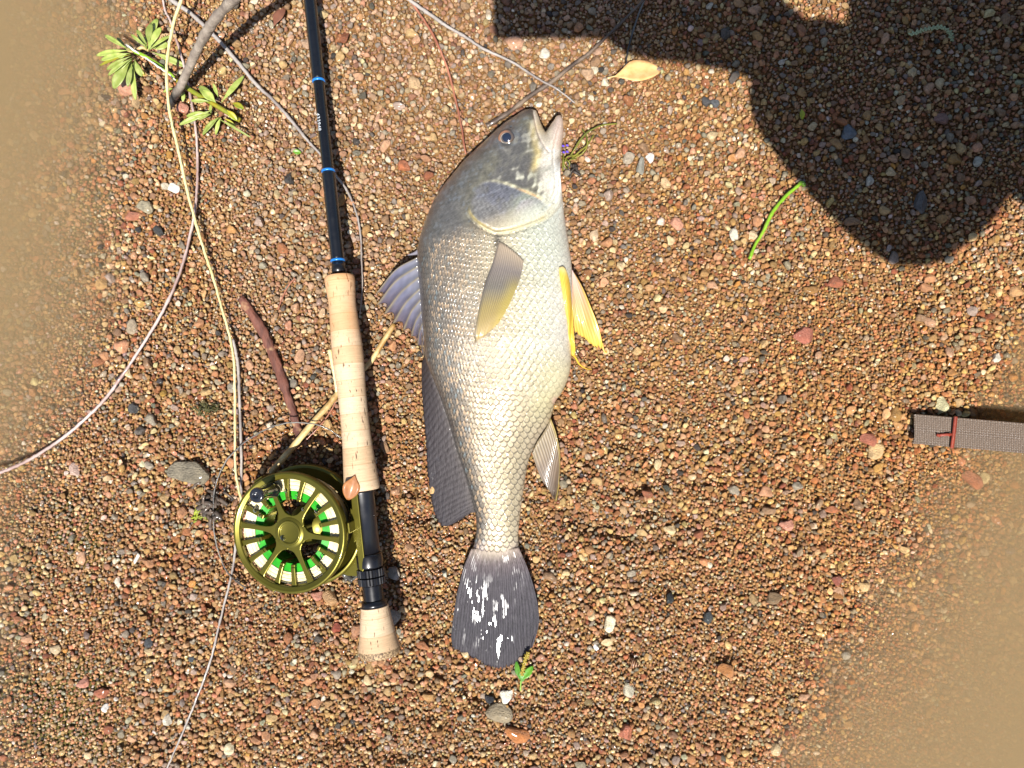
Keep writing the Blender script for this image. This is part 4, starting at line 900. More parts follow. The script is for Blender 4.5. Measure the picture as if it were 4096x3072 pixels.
# water drops on the face
M = Mat('water_drop'); M.set(Base_Color=(.9, .9, .8), Roughness=.02, Transmission_Weight=1.0, IOR=1.33)
v, f = lathe_geo([(.0022 * math.sin(t_), .0011 * math.cos(t_)) for t_ in np.linspace(.02, math.pi / 2, 8)], 18)
dm = bpy.data.meshes.new('water_drop'); dm.from_pydata(v.tolist(), [], f); dm.materials.append(M.m); dm.polygons.foreach_set('use_smooth', [True] * len(dm.polygons))
for (x_, y_, s_) in ((-.0055, -.0035, 1.0), (.024, -.0195, .9), (.0205, -.0275, .8), (-.026, .0185, .8), (-.0225, .0145, .6), (.0005, .031, .7), (.009, .0265, .6), (.0235, .0145, .8), (.013, .0165, .6), (-.025, -.006, .5), (-.0305, .0245, .6)):
    o = bpy.data.objects.new('water_drop', dm); COL.objects.link(o); o.parent = reel; o.location = (x_, y_, .0002 if math.hypot(x_, y_) < .011 else -.0004); o.scale = (s_, s_ * 1.1, s_)

# ------------------------------------------------------------------ stems, twigs, bark, leaves
def stem_mat(name, rgb, rgb2, rough=.6, wet=.2, sx=40):
    M = Mat(name); oc = M.coord('Object'); c = M.mix(lin(*rgb), lin(*rgb2), M.ramp(M.noise(sx, oc, 4), [(.38, 0.0), (.62, 1.0)]))
    c = M.mix(c, M.ramp(M.noise(500, oc, 3, .7), [(.3, .75), (.7, 1.15)]), .7, 'MULTIPLY')
    M.set(Base_Color=c, Roughness=rough, Coat_Weight=wet, Coat_Roughness=.12); M.bump(M.noise(900, oc, 3, .7), .4, .0008); return M.m
def stem(name, pts, r0, r1, m, label, cat, lift=.003, n=None, zs=None, wob=.0004, flat=1, sides=10):
    n = n or max(24, int(sum(math.dist(a, b) for a, b in zip(pts, pts[1:])) / 12)); c = cr(pts, n)
    hs = np.interp(np.linspace(0, 1, n), np.linspace(0, 1, len(zs)), zs) if zs else np.full(n, lift)
    g0 = np.array([T(a, b) for a, b in c]); w_ = max(3, n // 12); g0 = np.convolve(np.pad(g0, w_, 'edge'), np.ones(2 * w_ + 1) / (2 * w_ + 1), 'valid')   # stiff: rides over the small bumps
    if zs is None or True: z = np.maximum(g0, WL) + hs
    path = Pn(c[:, 0], c[:, 1], z); path[:, :2] += rng.normal(0, wob * .25, (n, 2)) ; rad = np.linspace(r0, r1, n) * (1 + .10 * rng.normal(0, 1, n))
    v, f = tube_geo(path, rad, sides, flat); org = path[0]; o = mesh_obj(name, v - org, f, m); o.location = org
    return tag(o, label, cat)
MAT_PURP = stem_mat('purple_grey_stem', (150, 124, 116), (186, 168, 160)); MAT_STRAW = stem_mat('pale_green_straw', (196, 186, 124), (214, 200, 150)); MAT_GREYT = stem_mat('grey_twig', (128, 118, 112), (160, 152, 144))
MAT_BARK = stem_mat('grey_bark', (104, 92, 82), (146, 134, 122), .75, .05, 60); MAT_RED = stem_mat('red_needle', (128, 72, 52), (160, 104, 78)); MAT_DARKT = stem_mat('dark_twig', (70, 56, 46), (124, 106, 88), .5, .4)
MAT_FIL = stem_mat('dark_filament', (44, 40, 38), (120, 116, 108), .4, .5, 25); MAT_GREEN = stem_mat('green_stem', (112, 156, 26), (136, 172, 44), .4, .4); MAT_DRY = stem_mat('dry_straw', (206, 184, 128), (150, 112, 56), .5, .3, 55)
stem('plant_stem', [(641, -60), (660, 40), (685, 93), (731, 245), (759, 370), (782, 509), (790, 640), (787, 768), (773, 884), (722, 1083), (648, 1250), (556, 1402), (480, 1515), (413, 1604), (298, 1714), (199, 1788), (99, 1848), (0, 1890), (-150, 1940)],
     .0008, .0014, MAT_PURP, 'long curved purple grey stem reaching from the branch into the muddy pool', 'stem', zs=[.004, .004, .004, .004, .005, .006, .007, .008, .009, .010])
stem('grass_straw', [(740, -60), (725, 0), (694, 93), (671, 222), (667, 301), (676, 430), (699, 541), (722, 639), (750, 768), (782, 888), (819, 1009), (856, 1120), (889, 1240), (917, 1337), (935, 1439), (938, 1510), (940, 1649), (940, 1778), (942, 1878), (955, 1957), (975, 2030)],
     .0012, .0009, MAT_STRAW, 'long pale green straw running down to the reel rim', 'straw', zs=[.030, .026, .020, .014, .010, .008, .008, .008, .010, .012])
stem('plant_stem', [(931, 1356), (949, 1439), (956, 1525), (960, 1649), (965, 1798), (965, 1948), (958, 2040), (946, 2140), (936, 2240), (920, 2325), (885, 2464), (840, 2648), (791, 2782), (751, 2882), (711, 2976), (671, 3066), (640, 3140)],
     .0012, .0007, MAT_GREYT, 'straight grey stem passing beside the reel towards the bottom gravel', 'stem', zs=[.006, .006, .006, .003, .003, .004, .005, .006, .005, .003])
stem('root_filament', [(1372, 1755), (1314, 1717), (1261, 1698), (1189, 1690), (1117, 1698), (1045, 1727), (972, 1775), (914, 1832), (885, 1880), (866, 1930), (855, 1985), (853, 2062), (858, 2131), (875, 2211), (905, 2281), (945, 2325), (985, 2352)],
     .0005, .0006, MAT_FIL, 'thin dark wiry filament arching over the straw beside the reel', 'filament', zs=[.012, .016, .016, .013, .010, .007, .005, .005, .005, .004])
stem('twig', [(560, -110), (694, 5), (759, 51), (829, 116), (880, 167), (960, 259), (1030, 343), (1085, 393), (1141, 454), (1187, 509), (1233, 565), (1280, 616), (1349, 708), (1386, 759), (1425, 850), (1442, 940), (1446, 1033), (1449, 1150), (1440, 1258)],
     .0018, .0005, MAT_GREYT, 'knotty grey twig running under the black rod blank', 'twig', zs=[.006, .006, .006, .006, .005, .004, .004, .004, .004, .004])
stem('pine_needle', [(1615, -40), (1641, 0), (1687, 69), (1729, 134), (1770, 222), (1798, 301), (1821, 394), (1844, 500), (1863, 616)], .0012, .0007, MAT_RED, 'thin reddish needle pointing at the fish nape', 'twig', lift=.0045)
stem('plant_stem', [(1620, -20), (1645, 5), (1710, 51), (1780, 100), (1849, 140), (1934, 195), (2048, 248), (2149, 313), (2231, 358), (2300, 412)], .0016, .0006, MAT_GREYT, 'pale grey stalk crossing the dark twig above the fish snout', 'stem', zs=[.008, .009, .009, .008, .006, .004])
stem('twig', [(1946, 505), (2027, 456), (2129, 378), (2210, 325), (2292, 260), (2353, 216), (2414, 159), (2495, 81), (2570, 5), (2640, -60)], .0021, .0009, MAT_DARKT, 'dark wet twig lying across the fish snout', 'twig', lift=.0045)
stem('twig', [(2590, -40), (2576, 0), (2548, 74), (2520, 167), (2507, 225), (2506, 259)], .0009, .0007, MAT_FIL, 'thin dark stalk curving out of the shadow to the fallen leaf', 'twig', lift=.004)
stem('green_stem', [(3218, 745), (3207, 731), (3186, 748), (3141, 787), (3094, 843), (3070, 890), (3053, 926), (3020, 981), (2997, 1037)], .0016, .0013, MAT_GREEN, 'short bright green stem lying on the gravel', 'stem', lift=.0045, n=40)
stem('twig', [(1180, 1110), (1150, 1150), (1128, 1195), (1112, 1240)], .0006, .0005, MAT_RED, 'hair thin brown twig left of the cork grip', 'twig', lift=.004)
# grey branch rising out of the sand
bp = [P(672, 440, -.004), P(690, 400, .006), P(722, 345, .017), P(750, 285, .030), P(786, 205, .048), P(826, 130, .066), P(866, 70, .080), P(930, 0, .098), P(1010, -90, .118)]
c = cr(np.array(bp), 60); v, f = tube_geo(c, np.interp(np.linspace(0, 1, 60), [0, .15, .5, 1], [.0030, .0031, .0032, .0040]) * (1 + .07 * rng.normal(0, 1, 60)), 16)
M = Mat('branch_bark'); oc = M.coord('Object'); sep = M.new('SeparateXYZ'); M.l.new(oc, sep.inputs[0]); wetm_ = M.ramp(sep.outputs[2], [(.0, 1.0), (.016, 1.0), (.022, 0.0)])
cb = M.mix(lin(112, 100, 90), lin(154, 142, 128), M.ramp(M.noise(90, oc, 4), [(.35, 0.0), (.65, 1.0)])); cb = M.mix(cb, M.ramp(M.noise(420, M.mapping(oc, (1, 1, .4)), 4, .7), [(.3, .62), (.7, 1.15)]), .8, 'MULTIPLY')
M.set(Base_Color=M.mix(cb, lin(34, 30, 28), wetm_), Roughness=.65, Coat_Weight=M.mul(wetm_, .7)); M.bump(M.noise(500, oc, 4, .7), .7, .0015)
o = mesh_obj('branch', v - np.array(bp[0]), f, M.m); o.location = bp[0]; tag(o, 'thick grey branch with a wet black foot standing up from the bank', 'branch')
# dry straw with a side shoot, running under the grip
straw = empty('dry_straw', P(1083, 1890, T(1083, 1890))); tag(straw, 'broken yellow straw with a side shoot lying under the cork grip', 'straw')
def child_tube(par, name, pts, zs, r0, r1, m, sides=10):
    c = cr(np.array([(a, b) for a, b in pts], float), 50); z = np.interp(np.linspace(0, 1, 50), np.linspace(0, 1, len(zs)), zs) + np.array([max(T(a, b), WL) for a, b in c]).mean()
    v, f = tube_geo(Pn(c[:, 0], c[:, 1], z), np.linspace(r0, r1, 50) * (1 + .05 * rng.normal(0, 1, 50)), sides); return mesh_obj(name, v - np.array(par.location), f, m, par)
child_tube(straw, 'stalk', [(1083, 1890), (1170, 1789), (1266, 1674), (1315, 1620), (1348, 1577), (1420, 1505), (1478, 1452), (1530, 1370), (1577, 1296)], [.012, .011, .009, .007, .006, .004, .004, .004], .0026, .0021, MAT_DRY)
child_tube(straw, 'side_shoot', [(1348, 1577), (1345, 1530), (1334, 1470), (1319, 1399)], [.006, .008, .010, .012], .0016, .0019, MAT_STRAW)
stem('twig', [(1350, 1590), (1325, 1640), (1290, 1690), (1240, 1745), (1180, 1800)], .0006, .0005, MAT_RED, 'thin red brown twig alongside the broken yellow straw', 'twig', lift=.006)
# strip of curled bark
bc = cr([(960, 1190), (972, 1206), (1040, 1307), (1083, 1399), (1117, 1486), (1141, 1563), (1170, 1645), (1189, 1717), (1196, 1760)], 60)
hw = np.interp(np.linspace(0, 1, 60), [0, .1, .3, .55, .72, .9, 1], [11, 16, 19, 21, 15, 18, 9]); tg = np.gradient(bc, axis=0); tg /= np.linalg.norm(tg, axis=1)[:, None]; nm = np.stack([-tg[:, 1], tg[:, 0]], -1)
th = np.linspace(-1.25, 1.25, 13); V = []
for i in range(60):
    w_ = hw[i] * (1 + .10 * rng.normal()); 
    for t_ in th:
        x_, y_ = bc[i] + nm[i] * w_ * (math.sin(t_) / .95 + .06 * rng.normal() * (abs(t_) > 1.1)); V.append(Pn(x_, y_, T(bc[i][0], bc[i][1]) + .0030 + .0034 * math.cos(t_) + .0003 * rng.normal()))
M = Mat('red_bark'); oc = M.coord('Object'); cb = M.mix(lin(78, 44, 34), lin(116, 70, 54), M.ramp(M.noise(140, M.mapping(oc, (2, .5, 1)), 4), [(.35, 0.0), (.65, 1.0)])); cb = M.mix(cb, lin(176, 140, 100), M.ramp(M.noise(60, oc, 3), [(.62, 0.0), (.7, .8)]))
M.set(Base_Color=cb, Roughness=.7); M.bump(M.noise(700, M.mapping(oc, (2, .6, 1)), 4, .7), .6, .001)
V = np.array(V); o = mesh_obj('bark_strip', V - V[0], grid_faces(60, 13), M.m); o.location = V[0]; s = o.modifiers.new('thickness', 'SOLIDIFY'); s.thickness = .0009; tag(o, 'curled red brown strip of bark left of the cork grip', 'bark')
# rotten wood crumbs
def clump(name, px, py, w, h, nbit, rgb, label, cat, ln=.012, th_=.0012, rise=.006):
    e = empty(name, P(px, py, max(T(px, py), WL))); tag(e, label, cat); m = stem_mat(name + '_fibre', rgb, tuple(int(c_ * .6) for c_ in rgb), .7, .3, 120)
    for k in range(nbit):
        a = random.uniform(0, 6.28); c_ = np.array([random.gauss(0, w / 5000 / 4), random.gauss(0, h / 5000 / 4), random.uniform(.0, rise)]); L = ln * random.uniform(.4, 1.2); d = np.array([math.cos(a), math.sin(a), random.uniform(-.3, .5)]) * L / 2
        b_ = np.array([random.gauss(0, 1), random.gauss(0, 1), .6]) * L * .12
        v, f = tube_geo(cr(np.array([c_ - d, c_ + b_, c_ + d]), 7), th_ * random.uniform(.5, 1.2), 5, .6); mesh_obj('fibre', v, f, m, e)
    return e
clump('wood_debris', 865, 2010, 130, 150, 30, (88, 72, 58), 'black brown rotten wood crumbs left of the reel', 'debris', .009, .0019)
clump('wood_debris', 1440, 2265, 130, 120, 36, (80, 78, 70), 'charred grey wood crumbs wedged under the reel seat', 'debris', .010, .0024)
clump('moss_clump', 838, 1635, 95, 60, 60, (84, 80, 30), 'small olive moss clump left of the straw', 'moss', .006, .0005, .007)
clump('wood_debris', 2290, 690, 46, 60, 12, (60, 50, 44), 'dark burnt crumb beside the fish throat', 'debris', .006, .0013)
clump('moss_clump', 805, 2060, 110, 60, 30, (150, 160, 40), 'flattened yellow green algae beside the rotten wood', 'moss', .008, .0008, .002)

# leaves
def leaf_geo(L, W, n=14, m=7, bend=.2, cup=.25, tipw=.0, wide=.62):
    t = np.linspace(0, 1, n); wv = W * np.clip(np.sin(np.pi * np.minimum(t, .985) ** (math.log(.5) / math.log(wide))), 0, 1) ** .62 * (.35 + .65 * sstep(0, .45, t)) + .0001
    s = np.linspace(-1, 1, m); X_ = np.outer(s, wv).T; Y_ = np.repeat((t * L)[:, None], m, 1); Z_ = -bend * L * (t ** 2)[:, None] + cup * np.abs(X_) + 0 * Y_
    return np.stack([Y_, X_, Z_], -1).reshape(-1, 3), grid_faces(n, m)
def leaf_mat(name, rgb, rgb2, rough=.42, tr_=.25):
    M = Mat(name); oc = M.coord('Object'); c = M.mix(lin(*rgb), lin(*rgb2), M.ramp(M.noise(160, oc, 4), [(.35, 0.0), (.65, 1.0)])); info = M.new('ObjectInfo')
    hs = M.new('HueSaturation'); M.l.new(c, hs.inputs['Color']); M.l.new(M.ramp(info.outputs['Random'], [(0, .75), (1, 1.2)]), hs.inputs['Value'])
    M.set(Base_Color=hs.outputs[0], Roughness=rough, Coat_Weight=.15, Coat_Roughness=.2); tl = M.new('BsdfTranslucent'); M.l.new(hs.outputs[0], tl.inputs[0]); mx_ = M.new('MixShader'); mx_.inputs[0].default_value = tr_
    M.l.new(M.b.outputs[0], mx_.inputs[1]); M.l.new(tl.outputs[0], mx_.inputs[2]); M.l.new(mx_.outputs[0], M.out.inputs['Surface']); M.bump(M.noise(400, oc, 3), .3, .0006); return M.m
MAT_LEAF = leaf_mat('green_leaf', (140, 158, 66), (176, 186, 104)); MAT_LEAFY = leaf_mat('yellow_leaf', (176, 160, 40), (140, 156, 50)); MAT_LEAFT = leaf_mat('tan_leaf', (206, 152, 92), (222, 176, 118), .6, .1)
leaf_meshes = {}
def leaf(par, px, py, z, ang, L, W, m, pitch=.12, name='leaf', wide=.62):
    key = (round(L * 250), round(W * 600), m.name, wide)
    if key not in leaf_meshes:
        v, f = leaf_geo(L, W, wide=wide); me_ = bpy.data.meshes.new('leaf'); me_.from_pydata(v.tolist(), [], f.tolist()); me_.polygons.foreach_set('use_smooth', [True] * len(me_.polygons)); me_.materials.append(m); leaf_meshes[key] = me_
    o = bpy.data.objects.new(name, leaf_meshes[key]); COL.objects.link(o); o.parent = par; o.location = P(px, py, z) - par.location
    o.rotation_euler = (random.uniform(-.35, .35), -pitch + random.uniform(-.12, .12), R(ang)); s_ = o.modifiers.new('thickness', 'SOLIDIFY'); s_.thickness = .0004; return o
def g6(x, y): return (340 + x * .5673, 20 + y * .5673)
base_z = lambda px, py: max(T(px, py), WL)
pl = empty('water_plant', P(*g6(330, 330), base_z(*g6(330, 330)))); tag(pl, 'green rosette plant with spoon shaped leaves lying at the pool edge', 'plant')
def child_stem(par, name, pts, zs, r, m):
    c = cr(np.array(pts, float), 30); z = np.interp(np.linspace(0, 1, 30), np.linspace(0, 1, len(zs)), zs) + np.array([base_z(a, b) for a, b in c]).mean(); v, f = tube_geo(Pn(c[:, 0], c[:, 1], z), r, 8); return mesh_obj(name, v - np.array(par.location), f, m, par)
for (x_, y_, tx, ty, w_, k_) in ((320, 320, 60, 330, 30, 0), (320, 340, 80, 355, 34, 0), (310, 320, 145, 210, 26, 0), (300, 315, 215, 215, 18, 0), (300, 345, 235, 365, 26, 0), (335, 375, 165, 480, 28, 0), (335, 385, 205, 470, 28, 0),
        (325, 395, 215, 580, 62, 0), (335, 390, 225, 505, 40, 0), (330, 400, 315, 520, 44, 0), (335, 410, 300, 590, 22, 0), (345, 400, 330, 620, 30, 0), (350, 380, 385, 490, 36, 0), (345, 380, 400, 480, 18, 1), (330, 360, 130, 450, 20, 0), (350, 340, 305, 275, 18, 0),
        (455, 300, 480, 85, 54, 0), (450, 290, 455, 110, 46, 0), (445, 300, 385, 190, 30, 0), (440, 305, 330, 210, 22, 0), (455, 310, 540, 165, 36, 0), (460, 310, 590, 270, 52, 0), (455, 320, 600, 170, 26, 0), (445, 320, 490, 250, 40, 0), (440, 315, 400, 240, 34, 1),
        (470, 330, 690, 425, 30, 0), (440, 330, 360, 160, 14, 0), (325, 350, 70, 390, 16, 1), (440, 310, 415, 225, 26, 0)):
    a, b = g6(x_, y_); c_, d_ = g6(tx, ty); L = math.hypot(c_ - a, d_ - b) / 5000 * 1.04
    leaf(pl, a, b, base_z(a, b) + random.uniform(.008, .018), math.degrees(math.atan2(-(d_ - b), c_ - a)), L, w_ * .5673 / 10000 * 1.25, MAT_LEAFY if k_ else MAT_LEAF, random.uniform(-.05, .2), wide=.66)
child_stem(pl, 'stalk', [g6(300, 315), g6(345, 330), g6(400, 300), g6(450, 320)], [.006, .007, .007, .006], .0013, MAT_DRY)
child_stem(pl, 'stalk', [g6(350, 330), g6(420, 360), g6(560, 450), g6(650, 535)], [.006, .008, .008, .006], .0015, MAT_GREEN)
stem('grass_straw', [g6(288, 282), g6(400, 355), g6(560, 465), g6(640, 530)], .0010, .0005, stem_mat('white_straw', (206, 196, 178), (224, 216, 200)), 'short whitish straw lying on the green rosette plant', 'straw', lift=.012)
pl2 = empty('water_plant', P(*g6(940, 700), base_z(*g6(940, 700)))); tag(pl2, 'yellowing weed sprig with narrow leaves at the branch foot', 'plant')
child_stem(pl2, 'stalk', [g6(640, 530), g6(760, 610), g6(860, 670), g6(960, 730), g6(1095, 815)], [.006, .006, .006, .006, .005], .0019, MAT_LEAFY)
for (x_, y_, tx, ty, w_, k_) in ((960, 690, 1105, 495, 30, 0), (920, 680, 805, 570, 46, 0), (925, 690, 830, 600, 50, 0), (940, 650, 910, 560, 20, 0), (880, 680, 760, 680, 24, 0), (1040, 690, 1120, 730, 34, 1), (890, 770, 725, 775, 36, 0), (890, 770, 780, 810, 24, 0), (890, 765, 880, 700, 20, 0),
        (950, 790, 825, 890, 20, 0), (960, 790, 905, 900, 18, 0), (985, 800, 1050, 850, 24, 1), (930, 795, 1150, 925, 12, 0), (1000, 740, 1060, 800, 20, 1), (700, 610, 690, 685, 18, 0), (900, 740, 700, 840, 14, 0), (620, 590, 570, 605, 18, 0)):
    a, b = g6(x_, y_); c_, d_ = g6(tx, ty); L = math.hypot(c_ - a, d_ - b) / 5000 * 1.04
    leaf(pl2, a, b, base_z(a, b) + random.uniform(.006, .012), math.degrees(math.atan2(-(d_ - b), c_ - a)), L, w_ * .5673 / 10000 * 1.2, MAT_LEAFY if k_ else MAT_LEAF, random.uniform(-.05, .2), wide=.55)
# single leaves
def lone_leaf(name, px, py, ang, L, W, m, label, wide=.55, stalk=None, z=.0045, pitch=.02):
    e = empty(name, P(px, py, base_z(px, py))); tag(e, label, 'leaf'); leaf(e, px, py, base_z(px, py) + z, ang, L, W, m, pitch, 'blade', wide)
    if stalk: child_stem(e, 'stalk', stalk, [z * .8, z], .0006, MAT_DRY)
    return e
lone_leaf('fallen_leaf', 2456, 308, 13, .0375, .0092, MAT_LEAFT, 'tan oval fallen leaf near the shadow edge', .5, [(2430, 312), (2445, 308), (2462, 305)], .0085)
lone_leaf('small_leaf', 3205, 436, -80, .008, .0022, leaf_mat('lime_leaf', (186, 190, 60), (170, 180, 60)), 'tiny yellow green leaflet in the dark shadow', .5)
lone_leaf('small_leaf', 1420, 1900, 255, .019, .0062, leaf_mat('brown_leaf', (150, 92, 48), (176, 116, 62), .6, .1), 'small brown leaf stuck to the lower end of the cork grip', .5, None, .047)
lone_leaf('small_leaf', 1170, 605, -8, .0065, .002, leaf_mat('bright_leaf', (120, 170, 40), (104, 160, 40)), 'tiny bright green leaf left of the rod blank', .5)
lone_leaf('fallen_leaf', 1096, 105, 70, .019, .0042, leaf_mat('maroon_leaf', (132, 84, 64), (150, 100, 76)), 'narrow maroon leaf left of the rod tip end', .5)
sprig = empty('leaf_sprig', P(2085, 2755, T(2085, 2755))); tag(sprig, 'small green willow sprig with a yellow catkin touching the tail', 'sprig')
for (a, b, c_, d_, w_) in ((2085, 2720, 2130, 2668, 26), (2080, 2718, 2062, 2650, 20), (2084, 2722, 2078, 2690, 14), (2086, 2730, 2100, 2690, 18)):
    leaf(sprig, a, b, T(a, b) + .005, math.degrees(math.atan2(-(d_ - b), c_ - a)), math.hypot(c_ - a, d_ - b) / 5000, w_ / 10000 * 1.1, leaf_mat('willow_leaf', (74, 140, 36), (104, 160, 50)) if 'willow_leaf' not in bpy.data.materials else bpy.data.materials['willow_leaf'], .05, wide=.5)
child_stem(sprig, 'stalk', [(2082, 2762), (2083, 2735), (2086, 2715)], [.004, .005], .0006, MAT_GREEN)
def catkin(par, path, z, m, L=.0022, n=70):
    c = cr(np.array(path, float), n); gs = []
    for i, (a, b) in enumerate(c):
        an_ = i * 2.4; p = np.array(P(a, b, base_z(a, b) + z)); d = np.array([math.cos(an_), math.sin(an_) * .9, .35 * math.sin(an_ * 1.7)]) * L * random.uniform(.6, 1.1)
        gs.append(tube_geo(np.array([p, p + d * .55, p + d]), [.0006, .0008, .0003], 5))
    v, f = join_geo(*gs); mesh_obj('catkin', np.array(v) - np.array(par.location), f, m, par)
catkin(sprig, [(2112, 2612), (2098, 2650), (2088, 2700)], .008, stem_mat('yellow_catkin', (196, 170, 50), (150, 130, 40)))
ck = empty('catkin', P(3720, 115, T(3720, 115))); tag(ck, 'pale green fuzzy catkin lying in the dark shadow', 'catkin'); catkin(ck, [(3640, 138), (3680, 125), (3725, 112), (3765, 108), (3800, 130), (3808, 160)], .005, stem_mat('pale_catkin', (176, 184, 140), (150, 160, 120)), .0026, 90)
ck = empty('catkin', P(640, 155, base_z(640, 155))); tag(ck, 'brown curled catkin on the green rosette plant', 'catkin'); catkin(ck, [(632, 168), (640, 150), (660, 138), (690, 140), (705, 146)], .012, stem_mat('brown_catkin', (150, 120, 84), (176, 146, 104)), .0018, 50)
# weed tuft with purple bits beside the throat
tuft = empty('weed_tuft', P(2268, 640, T(2268, 640))); tag(tuft, 'thin green weed tuft with violet bits beside the fish throat', 'weed')
MAT_WEED = stem_mat('weed_green', (120, 116, 34), (90, 96, 30)); MAT_VIO = stem_mat('violet_bit', (86, 60, 190), (120, 90, 220))
def r3p(x_, y_): return (1500 + x_ * .463, 350 + y_ * .463)
for pts in ([(1690, 600), (1740, 500), (1820, 400), (1950, 330), (2090, 312)], [(1700, 610), (1760, 560), (1830, 500), (1890, 410)], [(1680, 600), (1720, 540), (1780, 450), (1840, 380), (1900, 350)], [(1640, 640), (1660, 600), (1700, 590), (1760, 580)], [(1790, 360), (1830, 430), (1830, 510), (1790, 570), (1720, 610)],
            [(1620, 600), (1640, 680), (1660, 700)], [(1630, 560), (1625, 650), (1622, 720)], [(1660, 640), (1700, 620), (1740, 615)], [(1640, 610), (1680, 650), (1670, 690)]):
    child_stem(tuft, 'blade', [r3p(*q) for q in pts], [.004, .008, .007, .004], .0006, MAT_WEED)
for (x_, y_) in ((1625, 505), (1660, 500), (1630, 560), (1660, 555)):
    o = bpy.data.objects.new('violet_bit', shapes_big[0].copy()); o.data.materials.clear(); o.data.materials.append(MAT_VIO); COL.objects.link(o); o.parent = tuft; o.location = P(*r3p(x_, y_), .008) - tuft.location; o.scale = (.0012, .001, .0008)
# snail shell with brown bands
def snail(px, py, s, rgb, rgb2, label, ang):
    V = []; n, m = 70, 12
    for i in range(n):
        t_ = i / (n - 1); a = t_ * 2 * math.pi * 3.2; rr_ = s * (1 - t_) ** 1.1 * .62 + .0001; tube = s * .46 * (1 - t_) ** 1.05 + .0001
        for j in range(m):
            b_ = 2 * math.pi * j / m; V.append(((rr_ + tube * math.cos(b_)) * math.cos(a), (rr_ + tube * math.cos(b_)) * math.sin(a), t_ ** .75 * s * 1.9 + tube * math.sin(b_)))
    M = Mat('snail_shell'); oc = M.coord('Object'); sp_ = M.new('SeparateXYZ'); M.l.new(oc, sp_.inputs[0]); wv_ = M.mul(M.mul(sp_.outputs[2], 5200 * .0026 / s), 1.0, 'SINE')
    M.set(Base_Color=M.mix(lin(*rgb), lin(*rgb2), M.ramp(wv_, [(.3, 0.0), (.7, 1.0)])), Roughness=.35, Coat_Weight=.5)
    o = mesh_obj('snail_shell', V, grid_faces(n, m, 0, True).tolist(), M.m); o.location = P(px, py, T(px, py) + s * .8); o.rotation_euler = (R(70), R(12), R(ang)); return tag(o, label, 'shell')
snail(2528, 2652, .0036, (92, 56, 40), (176, 140, 104), 'small brown banded snail shell right of the tail', 70)
snail(2436, 1597, .0022, (196, 170, 130), (120, 84, 60), 'tiny striped snail shell right of the belly', 20)
snail(475, 1518, .0030, (44, 36, 32), (70, 56, 48), 'dark snail shell touching the purple stem', 140)

# ------------------------------------------------------------------ webbing strap
strap = empty('webbing_strap', P(3665, 1716, T(3665, 1716))); tag(strap, 'brown ribbed webbing strap end with red stitching lying in the shallows', 'strap')
nu_, nv_ = 760, 62; u = np.linspace(0, 1, nu_); 
cx = 3662 + u * 1000; cyt = 1656 + u * 1000 * .083; cyb = 1775 + u * 1000 * .088
Vv = np.linspace(0, 1, nv_); pxs = cx[:, None] + 0 * Vv[None] - 7 * Vv[None] * (1 - u[:, None]); pys = cyt[:, None] * (1 - Vv) + cyb[:, None] * Vv
rib = np.abs(np.sin(pxs / 1000 * 1000 / 7.1 * math.pi)) ** .6; wv = np.abs(np.sin(Vv * 24 * math.pi))[None] ** .6
alt = ((np.floor(pxs / 7.1) + np.floor(Vv * 24)[None]) % 2)
zst = .0075 + .0007 * rib * wv + .00012 * alt + .0016 * np.sin(u * 7)[:, None] * .5 + .004 * sstep(.5, 1, u)[:, None] + .0006 * sstep(.17, .1, u)[:, None] - .0006 * np.exp(-((u - .155) / .012) ** 2)[:, None] * 1.0
zst = np.maximum(zst, WL + .009)
M = Mat('webbing'); oc = M.coord('Object'); ca = M.attr('col').outputs['Color']; M.set(Base_Color=M.mix(ca, M.ramp(M.noise(900, oc, 2), [(.3, .7), (.7, 1.25)]), .7, 'MULTIPLY'), Roughness=.45, Specular_IOR_Level=.5, Coat_Weight=.25, Coat_Roughness=.15)
cst = mixc(np.broadcast_to(np.array(lin(46, 36, 29)), (nu_, nv_, 3)), lin(118, 100, 84), rib * wv)
o = mesh_obj('webbing', (Pn(pxs, pys, zst)).reshape(-1, 3) - np.array(strap.location), grid_faces(nu_, nv_), M.m, strap, col=cst.reshape(-1, 3)); s = o.modifiers.new('thickness', 'SOLIDIFY'); s.thickness = .0016
MAT_STITCH = stem_mat('red_stitch', (116, 40, 24), (140, 56, 34), .6, .1)
def stitch(pts, n, r, m=MAT_STITCH):
    gs = []; c = cr(np.array(pts, float), n * 2)
    for i in range(n):
        a, b = c[2 * i], c[2 * i + 1]; d_ = (b - a); nrm = np.array([-d_[1], d_[0]]); nrm /= np.linalg.norm(nrm)
        q0, q1 = a - nrm * 6, a + nrm * 6 + d_ * .6; z_ = .0098 + .0012; gs.append(tube_geo(np.array([P(*q0, z_ - .0006), P(*((q0 + q1) / 2), z_), P(*q1, z_ - .0006)]), r, 6))
    v, f = join_geo(*gs); return mesh_obj('stitching', np.array(v) - np.array(strap.location), f, m, strap)
stitch([(3822, 1668), (3815, 1730), (3807, 1791)], 26, .0008); stitch([(3748, 1741), (3775, 1740), (3806, 1737)], 2, .0007)
gs = tube_geo(np.array([P(3746, 1741, .0100), P(3780, 1739, .0108), P(3806, 1737, .0108)]), .0011, 8, .6); mesh_obj('stitching', gs[0] - np.array(strap.location), gs[1], MAT_STITCH, strap)

